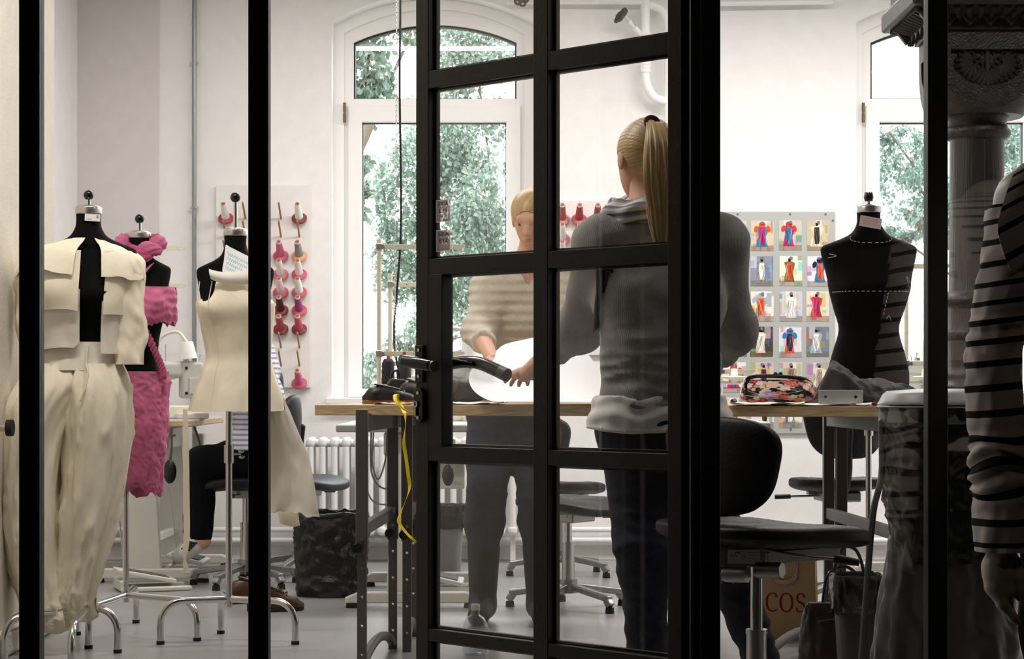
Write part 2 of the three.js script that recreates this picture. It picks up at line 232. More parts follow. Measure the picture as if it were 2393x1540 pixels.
// windows: arched frame, upper light, lower sash
const mFrame = M(0xf4f2f0, 0.35), mGasket = M(0x14181a, 0.6);
winX.forEach(([a, b], k) => {
  const z = WALL_BACK_Z - 0.2, o = new THREE.Group(); o.name = 'window_' + (k + 1); o.userData.kind = 'structure'; scene.add(o);
  const s = BW / FOCAL, cx = (a + b) / 2, gx0 = a + 46 * s, gx1 = b - 40 * s, zz = 1.018;
  const upperSill = back(0, 221).y, upBot = back(0, 243).y, g0 = archPts(gx0, gx1, upperSill, back(0, 88).y, back(0, 46).y);
  part(o, 'window_frame', poly(archPts(a - 0.02, b + 0.02, sillY, springY + 0.02, apexY + 0.02), 0.07, 0.004, [archPts(gx0, gx1, upperSill, back(0, 88).y, back(0, 46).y), [[a + 36 * s, sillY + 0.03], [b - 33 * s, sillY + 0.03], [b - 33 * s, upBot], [a + 36 * s, upBot]]]).translate(0, 0, z), mFrame);
  part(o, 'inner_moulding', poly(archPts(a - 0.01, b + 0.01, sillY, springY, apexY), 0.02, 0.005, [archPts(a + 24 * s, b - 22 * s, sillY + 0.02, springY - 0.045, apexY - 0.06)]).translate(0, 0, z + 0.045), mFrame);
  const lx0 = a + 33 * s, lx1 = b - 30 * s, ly1 = back(0, 238).y, px0 = a + 66 * s, px1 = b - 64 * s, py0 = back(0, 908).y, py1 = back(0, 277).y;
  part(o, 'sash', poly([[lx0, sillY + 0.02], [lx1, sillY + 0.02], [lx1, ly1], [lx0, ly1]], 0.075, 0.006, [[[px0, py0], [px1, py0], [px1, py1], [px0, py1]]]).translate(0, 0, z + 0.02), mFrame);
  part(o, 'gasket', [poly(g0, 0.05, 0, [archPts(gx0 + 0.009, gx1 - 0.009, upperSill + 0.004, back(0, 88).y - 0.009, back(0, 46).y - 0.011)]).translate(0, 0, z), poly([[px0, py0], [px1, py0], [px1, py1], [px0, py1]], 0.04, 0, [[[px0 + 0.005, py0 + 0.005], [px1 - 0.005, py0 + 0.005], [px1 - 0.005, py1 - 0.005], [px0 + 0.005, py1 - 0.005]]]).translate(0, 0, z)], mGasket);
  part(o, 'pane', poly(g0, 0.006).translate(0, 0, z - 0.01), mGlass);
  part(o, 'pane', box(px1 - px0, py1 - py0, 0.006, (px0 + px1) / 2, (py0 + py1) / 2, z - 0.005), mGlass);
  part(o, 'window_sill', box(b - a + 0.06, 0.035, 0.26, cx, sillY - 0.0, WALL_BACK_Z - 0.06, 0.006), mPaint);
  const h = part(o, 'hinge', [cyl(0.009, 0.009, 0.05, 0, 0.032, 0), cyl(0.009, 0.009, 0.05, 0, -0.032, 0), cyl(0.007, 0.007, 0.018, 0, 0, 0)], M(0x6d6148, 0.4, { metalness: 0.8 }));
  h.position.copy(back(801, 256)); h.position.x += k ? winX[1][0] - winX[0][0] : 0; h.position.z = z + 0.075;
});
// ---------- steel glazing between hall and workroom ----------
const postPx = [[-486, -438], [50, 98], [583, 630], [1634, 1681], [2163, 2210], [2696, 2744]], postX = (p) => (p - 1196.5) / 1000;
const partition = new THREE.Group(); partition.name = 'partition_wall'; partition.userData.kind = 'structure'; scene.add(partition);
for (const [a, b] of postPx) part(partition, 'post', box(postX(b) - postX(a), CEILING, 0.05, postX((a + b) / 2), CEILING / 2, 0, 0.003), mSteel);
part(partition, 'head_rail', box(WALL_RIGHT_X - WALL_LEFT_X, 0.05, 0.06, (WALL_RIGHT_X + WALL_LEFT_X) / 2, 2.36, 0, 0.003), mSteel);
part(partition, 'bottom_rail', box(postX(583) - WALL_LEFT_X, 0.09, 0.052, (postX(583) + WALL_LEFT_X) / 2, 0.045, 0, 0.003), mSteel);
part(partition, 'bottom_rail', box(WALL_RIGHT_X - postX(1681), 0.09, 0.052, (postX(1681) + WALL_RIGHT_X) / 2, 0.045, 0, 0.003), mSteel);
part(partition, 'door_jamb', box(0.022, 2.34, 0.085, postX(1634) - 0.011, 1.17, -0.02, 0.002), mSteel);
for (const [a, b] of [[-438, 50], [98, 583], [1681, 2163], [2210, 2696]]) { const x0 = max(postX(a), WALL_LEFT_X), x1 = postX(b); part(partition, 'pane', box(x1 - x0, 2.25, 0.006, (x0 + x1) / 2, 1.212, 0.004), mGlass); }
for (const [a, b] of [[-438, 50], [98, 583], [630, 1634], [1681, 2163], [2210, 2696]]) { const x0 = max(postX(a), WALL_LEFT_X), x1 = postX(b); part(partition, 'pane', box(x1 - x0, CEILING - 2.385, 0.006, (x0 + x1) / 2, (CEILING + 2.385) / 2, 0.004), mGlass); }
struct('wall_partition_right', box(WALL_RIGHT_X - postX(2744), CEILING, 0.06, (WALL_RIGHT_X + postX(2744)) / 2, CEILING / 2, 0), mHall);
struct('wall_partition_left', box(WALL_LEFT_X - HALL_X0, CEILING, 0.06, (WALL_LEFT_X + HALL_X0) / 2, CEILING / 2, 0), mHall);
// the door, swung into the workroom
const HINGE_X = postX(1634) - 0.024, HINGE_Z = -0.045, TH = 43.5 * PI / 180, HD = BACK - HINGE_Z;
const doorT = (p) => (FOCAL * HINGE_X - (p - 1196.5) * HD) / ((p - 1196.5) * sin(TH) + FOCAL * cos(TH));   // distance from the hinge
const doorD = (t) => HD + t * sin(TH), doorY = (py, t) => EYE - (py - HORIZON) * doorD(t) / FOCAL;
const door = new THREE.Group(); door.name = 'door_1'; door.userData.kind = 'structure'; door.position.set(HINGE_X, 0, HINGE_Z); door.rotation.y = PI - TH; scene.add(door);
{
  const T = 0.042, t0 = 0, t1 = doorT(1573), m0 = doorT(1293), m1 = doorT(1259), f0 = doorT(1014), f1 = doorT(985), lock0 = doorT(1046), top = 2.33;
  const vert = (a, b, y0, y1, n) => part(door, n, box(b - a, y1 - y0, T, (a + b) / 2, (y0 + y1) / 2, 0, 0.002), mDoor);
  vert(t0, t1, 0.012, top, 'hinge_stile'); vert(f0, f1, 0.012, top, 'lock_stile'); vert(m0, m1, 0.012, top, 'mullion');
  const rails = [[2.28, top], [doorY(172, m1), doorY(129, m1)], [doorY(630, m1), doorY(590, m1)], [doorY(1086, m1), doorY(1050, m1)], [doorY(1528, m1), doorY(1498, m1)], [0.012, 0.07]];
  for (const [y0, y1] of rails) part(door, 'rail', box(f1 - t0 - 0.004, y1 - y0, T - 0.002, (t0 + f1) / 2, (y0 + y1) / 2, 0, 0.002), mDoor);
  vert(lock0, f0 + 0.001, rails[3][1] - 0.001, rails[2][0] + 0.001, 'lock_box');
  for (const [x0, x1] of [[t1, m0], [m1, f0]]) for (let k = 0; k < 5; k++) {
    const y0 = rails[k + 1][1], y1 = rails[k][0]; part(door, 'pane', box(x1 - x0, y1 - y0, 0.005, (x0 + x1) / 2, (y0 + y1) / 2, 0), mGlass);
    part(door, 'glazing_bead', poly([[x0, y0], [x1, y0], [x1, y1], [x0, y1]], 0.014, 0, [[[x0 + 0.007, y0 + 0.007], [x1 - 0.007, y0 + 0.007], [x1 - 0.007, y1 - 0.007], [x0 + 0.007, y1 - 0.007]]]).translate(0, 0, 0.0095), mDoor);
  }
  // lever handle and lock on the hall side (local -z) and the lever on the far side
  const hx = doorT(997), hy = doorY(850, hx), zf = -T / 2;
  const hd = part(door, 'door_handle', [box(0.032, 0.1, 0.008, hx, hy, zf - 0.004, 0.003), cyl(0.012, 0.012, 0.045, hx, hy, zf - 0.026, 16, [PI / 2, 0, 0]), tube([[hx + 0.008, hy + 0.006, zf - 0.05], [hx - 0.04, hy + 0.001, zf - 0.052], [hx - 0.088, hy - 0.006, zf - 0.05]], 0.0165, 14)], mBlackGloss);
  part(hd, 'end_cap', bar([hx - 0.096, hy - 0.007, zf - 0.05], [hx - 0.104, hy - 0.008, zf - 0.05], 0.0155), M(0x1b1b1c, 0.35));
  for (const dy of [0.036, -0.034]) part(hd, 'screw', cyl(0.005, 0.005, 0.004, hx, hy + dy, zf - 0.009, 12, [PI / 2, 0, 0]), mNickel);
  const lever = part(door, 'lever', [cyl(0.011, 0.011, 0.05, hx, hy, T / 2 + 0.025, 16, [PI / 2, 0, 0]), tube([[hx, hy, T / 2 + 0.05], [hx - 0.07, hy + 0.006, T / 2 + 0.055], [hx - 0.12, hy + 0.002, T / 2 + 0.055], [hx - 0.205, hy - 0.024, T / 2 + 0.055]], 0.0175, 14)], mBlackGloss);
  part(lever, 'end_cap', bar([hx - 0.2, hy - 0.0225, T / 2 + 0.055], [hx - 0.225, hy - 0.031, T / 2 + 0.055], 0.018), M(0x5b5955, 0.4));
  const kx = doorT(998), ky = doorY(947, kx), k0 = part(door, 'escutcheon', poly([...ring(0.019, 12, 0, 0.028, 0, PI), ...ring(0.019, 12, 0, -0.028, PI, 2 * PI)], 0.012, 0.003).translate(kx, ky, zf - 0.006), mBlackGloss);
  part(k0, 'lock_cylinder', [cyl(0.0085, 0.0085, 0.012, kx + 0.006, ky + 0.003, zf - 0.012, 16, [PI / 2, 0, 0]), box(0.009, 0.03, 0.012, kx + 0.006, ky - 0.016, zf - 0.012, 0.004)], mNickel);
  part(k0, 'key_slot', box(0.0025, 0.009, 0.002, kx + 0.006, ky + 0.004, zf - 0.0185), mBlackPlastic);
  for (const dy of [0.033, -0.033]) part(k0, 'screw', cyl(0.005, 0.005, 0.004, kx, ky + dy, zf - 0.013, 12, [PI / 2, 0, 0]), mNickel);
  // two paper room signs stuck inside the glass
  const sign = (code, py0, py1, label) => {
    const x0 = doorT(1022), x1 = doorT(1056), y0 = doorY(py1, x0), y1 = doorY(py0, x0), w = x0 - x1, h = y1 - y0;
    const tx = drawTex(256, 384, (c, W, H) => { c.fillStyle = '#f4f1ee'; c.fillRect(0, 0, W, H); c.fillStyle = '#a3948f'; c.fillRect(10, 10, W - 20, H - 20); c.fillStyle = '#1c1615'; c.textAlign = 'center'; c.font = 'bold 96px sans-serif'; c.fillText('HFA', W / 2, 110); c.fillText(code, W / 2, 225); c.font = '26px sans-serif'; c.fillText('Bereich Fertigung', W / 2, H - 28, W - 40); });
    const g = new THREE.Group(); g.name = numbered('room_sign'); g.userData = { label, category: 'sign', group: 'paper room signs on the door glass' }; scene.add(g);
    g.position.copy(door.localToWorld(V((x0 + x1) / 2, y0, -0.0045))); g.rotation.y = PI - TH;
    const face = new THREE.PlaneGeometry(w - 0.001, h - 0.001).rotateY(PI).translate(0, h / 2, -0.0006); part(g, 'print', face, M(0xffffff, 0.9, { map: tx, phys: true, transmission: 0.9, thickness: 0 }));
  };
  door.updateMatrixWorld(true); sign('E11', 468, 521, 'grey paper sign reading HFA E11 stuck on the door glass'); sign('E12', 538, 589, 'grey paper sign reading HFA E12 stuck on the door glass');
}
// ---------- lamps ----------
STRIPS.forEach(([x, z, L, I], k) => {
  const o = thing('ceiling_lamp', 'white fluorescent strip lamp hung from the workroom ceiling', 'lamp', [x, CEILING - 0.4, z], 0, 'strip lamps of the workroom');
  part(o, 'housing', [box(L, 0.05, 0.2, 0, 0.05, 0, 0.01)], mPaint); for (const e of [-1, 1]) part(o, 'hanger', bar([e * L / 3, 0.07, 0], [e * L / 3, 0.4, 0], 0.004), mNickel);
  part(o, 'diffuser', box(L - 0.04, 0.012, 0.17, 0, 0.018, 0), M(0xffffff, 0.5, { emissive: 0xfffaf4, emissiveIntensity: 1.2 }));
  const l = new THREE.RectAreaLight(0xfffaf6, I, L - 0.04, 0.17); l.name = 'lamp_light'; l.position.set(0, 0.008, 0); l.rotation.x = -PI / 2; o.add(l);
});
{
  const [x, z, L, I] = ADDED_HALL_LAMP, o = thing('added_hall_lamp', 'added dim strip lamp under the hall ceiling', 'lamp', [x, CEILING - 0.06, z]);
  part(o, 'housing', box(L, 0.05, 0.2, 0, 0.035, 0, 0.01), mPaint); part(o, 'diffuser', box(L - 0.04, 0.012, 0.17, 0, 0.004, 0), M(0xffffff, 0.5, { emissive: 0xfff0e0, emissiveIntensity: 0.5 }));
  const l = new THREE.RectAreaLight(0xffe9d8, I, L - 0.04, 0.17); l.name = 'lamp_light'; l.position.set(0, -0.006, 0); l.rotation.x = -PI / 2; o.add(l);
}
// ---------- dress forms ----------
const mForm = M(0x0b0b0c, 0.9, { phys: true, specularIntensity: 0.25, bumpMap: knit, bumpScale: 0.0004 });
const mCalico = M(0xffffff, 0.9, { map: patchy(0.945, 0.905, 0.81, 0.025, 71, [2, 2]), bumpMap: weave, bumpScale: 0.0002 });
const mMuslin = M(0xffffff, 0.9, { map: patchy(0.92, 0.89, 0.82, 0.02, 73, [2, 2]), bumpMap: weave, bumpScale: 0.0002 });
const mPink = M(0xffffff, 0.9, { map: patchy(0.83, 0.44, 0.6, 0.08, 75, [3, 3]), bumpMap: weave, bumpScale: 0.0008 });
const mPinkDark = M(0xffffff, 0.9, { map: patchy(0.79, 0.36, 0.52, 0.08, 76, [3, 3]), bumpMap: weave, bumpScale: 0.001 });
const FORM = [[0, .045, .046, 0, 0], [-.045, .047, .05, 0, .002], [-.08, .068, .058, 0, 0], [-.1, .102, .066, 0, -.004], [-.118, .148, .073, 0, -.006], [-.133, .182, .07, 0, -.004], [-.155, .188, .078, 0, 0], [-.2, .178, .096, 0, .004], [-.26, .164, .112, 0, .012], [-.31, .157, .122, 0, .016], [-.38, .138, .106, 0, .008], [-.46, .117, .09, 0, 0], [-.55, .14, .106, 0, -.006], [-.63, .158, .12, 0, -.008], [-.7, .155, .116, 0, -.006], [-.745, .148, .11, 0, -.004]];
const bust = (a, y) => 0.02 * Math.exp(-pow((y + .3) / .06, 2)) * (Math.exp(-pow((a - 1.05) / .38, 2)) + Math.exp(-pow((a - 2.09) / .38, 2)));
const feetAt = (px, py) => at(px, py, FOCAL * EYE / (py - HORIZON));
function standLegs(o, hubY, feet, r, hx = 0) {   // curved chrome legs: out from the hub, then a bend to the floor
  for (const f of feet) {
    const p = o.worldToLocal(f.clone()), h = V(hx, hubY, 0), dx = p.x - hx, dz = p.z, L = Math.hypot(dx, dz), ux = dx / L, uz = dz / L, R = 0.085, pts = [[hx, hubY, 0], [hx + ux * (L - R) * 0.5, hubY, uz * (L - R) * 0.5]];
    for (let k = 0; k <= 6; k++) { const a = k / 6 * PI / 2; pts.push([hx + ux * (L - R + R * sin(a)), hubY - R + R * cos(a), uz * (L - R + R * sin(a))]); }
    pts.push([p.x, 0.012, p.z]); const leg = part(o, 'leg', tube(pts, r, 12, 40), mChrome); part(leg, 'rubber_foot', cyl(r * 1.15, r * 1.15, 0.014, p.x, 0.007, p.z), mRubber);
  }
}
function dressForm(px, d, topPy, s, label, { feet = [], hub = 0.16, poleX = 0, stem = 0.02, knob = 0.019, poleTop = 0.75, sx = 1, cut = 1, hip = 1 } = {}) {
  const p = at(px, 0, d), o = thing('dress_form', label, 'dress form', [p.x, 0, p.z], 0, 'tailor dress forms'), top = at(px, topPy, d).y; o.updateMatrixWorld(true);
  const rows = FORM.map(([y, a, b, c, z]) => { const k = lerp(1, hip, smooth(-.44, -.56, y)); return [top + (y < -.5 ? -.5 + (y + .5) * cut : y) * s, a * s * lerp(1, sx, smooth(0, -.1, y)) * k, b * s * k, c * s, z * s]; });
  part(o, 'torso', loft(rows, { seg: 56, n: 60, caps: true, ripple: (a, v, y) => bust(a, (y - top) / s) * s }), mForm);
  part(o, 'neck_cap', lathe([[0, .034], [.03, .034], [.046, .03], [.05, .024], [.05, .004], [.047, 0]].map(([a, b]) => [a * s, b * s]), 32, 0, top - .002, 0), mNickel);
  const k = part(o, 'knob', ball(knob, 0, top + .034 * s + stem + knob * .85, 0, 24), mBlackGloss); part(k, 'stem', cyl(.008, .008, stem + .01, 0, top + .034 * s + stem / 2, 0), mChrome);
  part(o, 'pole', [bar([poleX, hub - .03, 0], [poleX, top - poleTop * s + .05, 0], .0125), cyl(.019, .019, .07, poleX, top - poleTop * s - .13, 0), cyl(.016, .016, .03, poleX, hub, 0)], mChrome);
  part(o, 'wing_nut', [bar([poleX + .015, top - poleTop * s - .13, 0], [poleX + .045, top - poleTop * s - .13, 0], .004), egg(.012, .006, .003, poleX + .048, top - poleTop * s - .12, 0), egg(.012, .006, .003, poleX + .05, top - poleTop * s - .142, 0)], mNickel);
  standLegs(o, hub, feet, .0135, poleX);
  return { o, top, s, p, local: (x, y, dz = 0) => { const q = at(x, y, d); return [q.x - p.x, q.y, dz]; }, d };
}
const f1 = dressForm(207, 7.2, 500, 1, 'black dress form on a chrome stand wearing a cream jacket and wide trousers', { sx: .95, hip: .9, feet: [feetAt(275, 1526), feetAt(180, 1484), at(167, 1575, 6.66).setY(0), at(10, 1545, 6.92).setY(0)], hub: .165, poleTop: .74 });
part(f1.o, 'neck_label', [box(.056, .026, .0012, .026, f1.top - .018, .052, 0, [0, .2, -.05])], M(0xffffff, .6, { map: drawTex(128, 64, (c, w, h) => { c.fillStyle = '#f2f0ee'; c.fillRect(0, 0, w, h); c.fillStyle = '#222'; c.fillRect(96, 12, 18, 6); c.fillRect(96, 22, 18, 5); c.fillRect(96, 31, 18, 5); c.fillStyle = '#555'; c.fillRect(14, 46, 46, 5); }) }), 'white printed label with a black mark');
f1.o.children.at(-1).geometry.attributes.uv.array.forEach((v, i, a) => { a[i] = i % 2 ? v / .026 + .5 : v / .056 + .5; });
const f2 = dressForm(326, 7.75, 556, .9, 'black dress form with a knobbed chrome cap wearing pink wrapped cloth', { sx: .74, hip: .76, feet: [feetAt(207, 1516), feetAt(318, 1456), feetAt(461, 1498)], hub: .155, poleX: -.055, stem: .03 });
const f3 = dressForm(550, 7.5, 551, .96, 'black dress form with a tall neck rod wearing a cream peplum top', { sx: .83, hip: .92, cut: .8, feet: [feetAt(375, 1506), feetAt(690, 1506), feetAt(516, 1481)], hub: .165, poleX: -.025, stem: .1, knob: .02 });
const f4 = dressForm(2030, 7.95, 497, 1.05, 'bare black dress form with white basting lines behind the cutting table', { feet: [feetAt(1955, 1450), feetAt(2100, 1455), feetAt(2040, 1490)], hub: .16, stem: .012, knob: .02, poleTop: .72 });
{
  const { o, top, s } = f4, K = part(o, 'knob_petals', Array.from({ length: 8 }, (_, i) => egg(.006, .02, .008, .013 * cos(i * PI / 4), top + .034 * s + .03, .013 * sin(i * PI / 4), 10)), mBlackGloss);
  part(o, 'neck_label', box(.09, .045, .001, -.004, top - .045, .062 * s, 0, [-.12, .05, -.17]), M(0xefe3e4, .8, { map: drawTex(128, 64, (c, w, h) => { c.fillStyle = '#f6ecec'; c.fillRect(0, 0, w, h); c.strokeStyle = '#c98f96'; c.lineWidth = 2; for (let j = 0; j < 4; j++) { c.beginPath(); for (let i = 0; i < 20; i++) c.lineTo(18 + i * 4.6, 14 + j * 11 + 3 * sin(i * 1.9 + j * 2)); c.stroke(); } }) }), 'pinkish paper note with handwriting');
  o.children.at(-1).geometry.attributes.uv.array.forEach((v, i, a) => { a[i] = i % 2 ? v / .045 + .5 : v / .09 + .5; });
  const rows = FORM, onForm = (a, y) => { const t = (() => { for (let v = 0; v <= 1; v += .002) if (along1(rows, v)[0] <= y) return v; return 1; })(), [yy, hw, hd, cx, cz] = along1(rows, t), r = bust(a, yy); return [(cx + (hw + r) * sp(cos(a), 2 / 2.3)) * s, top + yy * s, (cz + (hd + r) * sp(sin(a), 2 / 2.3)) * s + .0015]; };
  const st = [], mSt = M(0xdedbd2, .8); const seam = (f, n) => { for (let i = 0; i < n; i++) st.push(bar(onForm(...f(i / n)), onForm(...f((i + .55) / n)), .0013, .0013, 5)); };
  seam((t) => [PI * .18 + PI * .64 * t, -.093 - .03 * sin(PI * t)], 16); seam((t) => [PI * .06 + PI * .88 * t, -.315], 26); seam((t) => [PI * .42, -.32 - .09 * t], 6);
  part(o, 'basting_stitches', st, mSt, 'white basting thread'); o.children.at(-1).userData.kind = 'stuff';
  part(o, 'loose_thread', [tube([onForm(1.2, -.42), [.06, top - .43, .12], onForm(1.0, -.425)], .001, 5), tube([onForm(.55, -.3), [.135, top - .27, .11], onForm(.4, -.285)], .001, 5), tube([onForm(2.7, -.18), [-.15, top - .185, .1], onForm(2.6, -.165)], .001, 5)], mSt);
}
// ---------- cream jacket ----------
const fold = (seed, amp, k = 1.1, m = 3) => (a, v, y) => amp * N3(cos(a) * k + seed, sin(a) * k, y * m + seed) + amp * .45 * N3(cos(a) * k * 3.1, sin(a) * k * 3.1 + seed, y * m * 2.7);
{
  const c = f1.p, Y = (py) => at(0, py, 7.2).y, o = thing('jacket', 'cream calico jacket with tiered raw edges open over the black form', 'jacket', [c.x, Y(850), c.z]), b = Y(850);
  const R = (rows) => rows.map(([py, ...r]) => [Y(py) - b, ...r]), deg = PI / 180, hem = (amp, sd) => (q, a, v) => { q[1] += v * v * amp * (N3(cos(a) * 1.5, sin(a) * 1.5, sd) - .2) - .05 * v * smooth(0, .2, q[0]); return q; };
  part(o, 'yoke', loft(R([[562, .072, .062, .0, 0], [574, .115, .085, -.006, 0], [584, .16, .105, -.014, 0], [600, .2, .125, -.022, .006], [625, .22, .14, -.026, .012], [650, .23, .15, -.028, .014], [660, .234, .153, -.03, .014]].map((r) => [r[0] - 4, ...r.slice(1)])), { a0: 89 * deg, a1: (360 + 64) * deg, seg: 70, n: 24, e: 2.2, thick: .0022, su: 1.2, sv: .3, ripple: (a, v, y) => fold(3, .006)(a, v, y) + bust(a, y + b - f1.top), lift: (q, a, v) => { q[1] += .038 * v * smooth(.1, -.22, q[0]) * max(0, sin(a)) + .01 * v * N3(a * 2, 1, 5); return q; } }), mCalico);
  part(o, 'middle_tier', loft(R([[590, .17, .112, -.01, .01], [640, .182, .132, -.01, .016], [700, .18, .14, -.012, .02], [738, .178, .14, -.014, .02]]), { a0: 88 * deg, a1: (360 + 60) * deg, seg: 64, n: 20, thick: .0022, su: 1.1, sv: .25, ripple: (a, v, y) => fold(9, .006)(a, v, y) + bust(a, y + b - f1.top), lift: (q, a, v) => { q[1] += .02 * v * smooth(.06, -.06, q[0]) * max(0, sin(a)); return q; } }), mCalico);
  part(o, 'lower_tier', loft(R([[680, .168, .13, -.012, .016], [740, .166, .13, -.014, .014], [800, .163, .126, -.016, .012], [828, .165, .126, -.016, .012]]), { a0: 87 * deg, a1: (360 + 61) * deg, seg: 64, n: 20, thick: .0022, su: 1.1, sv: .25, ripple: (a, v, y) => fold(14, .005)(a, v, y) + bust(a, y + b - f1.top), lift: (q, a, v) => { q[1] += .024 * v * smooth(.06, -.06, q[0]) * max(0, sin(a)) + .03 * v * v * smooth(-.03, .0, q[0]) * smooth(.05, .0, q[0]) * max(0, sin(a)); return q; } }), mMuslin);
  part(o, 'sleeve', loft(R([[588, .05, .06, .12, 0], [612, .074, .08, .128, 0], [680, .074, .085, .136, .004], [750, .07, .08, .146, .012], [800, .065, .075, .154, .02], [852, .056, .064, .158, .03]]), { seg: 40, n: 40, thick: .0022, su: .5, sv: .4, ripple: fold(19, .01, .8, 5) }), mCalico);
  part(o, 'sleeve', loft(R([[588, .05, .06, -.165, 0], [612, .07, .08, -.185, 0], [680, .068, .083, -.2, .004], [750, .062, .078, -.206, .01], [800, .056, .07, -.2, .02], [828, .05, .06, -.195, .03]]), { seg: 40, n: 40, thick: .0022, su: .5, sv: .4, ripple: fold(23, .01, .8, 5) }), mCalico);
}
// ---------- cream trousers ----------
{
  const c = f1.p, d = 7.2, k = d / FOCAL, Y = (py) => at(0, py, d).y, b = .045, o = thing('trousers', 'wide cream calico trousers gathered at the ankles on a dress form', 'trousers', [c.x, b, c.z]);
  const R = (rows) => rows.map(([py, cx, hw, hd, cz = 0]) => [Y(py) - b, hw * k, hd, (cx - 207) * k, cz]);
  const crease = (seed) => (a, v, y) => { const f = N3(cos(a) * 1.1 + seed, sin(a) * 1.1, y * 1.3), t = a + .5 * y, h = 1 - abs(N3(cos(t) * 2.1 + seed, sin(t) * 2.1, y * 1.6)), lo = 1 - abs(N3(cos(a) * 1.5, sin(a) * 1.5 + seed, y * 9 + a)), g = N3(cos(a) * 5, sin(a) * 5 + seed, y * 7); return smooth(0, .12, v) * smooth(1.02, .9, v) * (.012 * f + .018 * pow(max(0, h), 3) - .006 + .0015 * g + .014 * pow(max(0, lo), 3) * smooth(.55, .85, v)) + .007 * sin(a * 13 + 2 * sin(y * 3)) * smooth(.4, .04, v); };
  part(o, 'leg_fabric', loft(R([[850, 150, 60, .1, .01], [900, 130, 88, .13, .02], [960, 104, 88, .15, .03], [1050, 84, 78, .15, .035], [1150, 76, 70, .14, .04], [1250, 78, 66, .13, .04], [1330, 88, 58, .115, .04], [1400, 106, 50, .1, .04], [1440, 124, 44, .085, .045], [1465, 135, 30, .06, .045], [1476, 140, 12, .03, .045]]), { seg: 72, n: 110, e: 2.1, thick: .0025, su: .9, sv: 1.1, ripple: crease(4) }), mCalico);
  part(o, 'leg_fabric', loft(R([[850, 226, 58, .11, .01], [900, 229, 74, .14, .016], [960, 230, 77, .15, .02], [1050, 226, 74, .14, .02], [1150, 216, 69, .13, .02], [1230, 205, 62, .12, .02], [1310, 196, 52, .1, .02], [1380, 187, 43, .085, .02], [1420, 185, 39, .07, .02], [1440, 192, 32, .05, .02], [1450, 200, 16, .03, .02]]), { seg: 72, n: 110, e: 2.1, thick: .0025, su: .9, sv: 1.1, ripple: crease(11) }), mCalico);
  part(o, 'waistband', loft(R([[800, 194, 84, .098, .008], [830, 192, 90, .106, .008], [866, 190, 98, .12, .008]]), { seg: 60, n: 14, thick: .003, su: .9, sv: .12, ripple: fold(5, .004) }), mMuslin);
  part(o, 'fly', [tube([[(222 - 207) * k, Y(808) - b, .118], [(220 - 207) * k, Y(850) - b, .135], [(226 - 207) * k, Y(870) - b, .15], [(222 - 207) * k, Y(905) - b, .165], [(212 - 207) * k, Y(935) - b, .172]], .004, 6)], mMuslin);
}
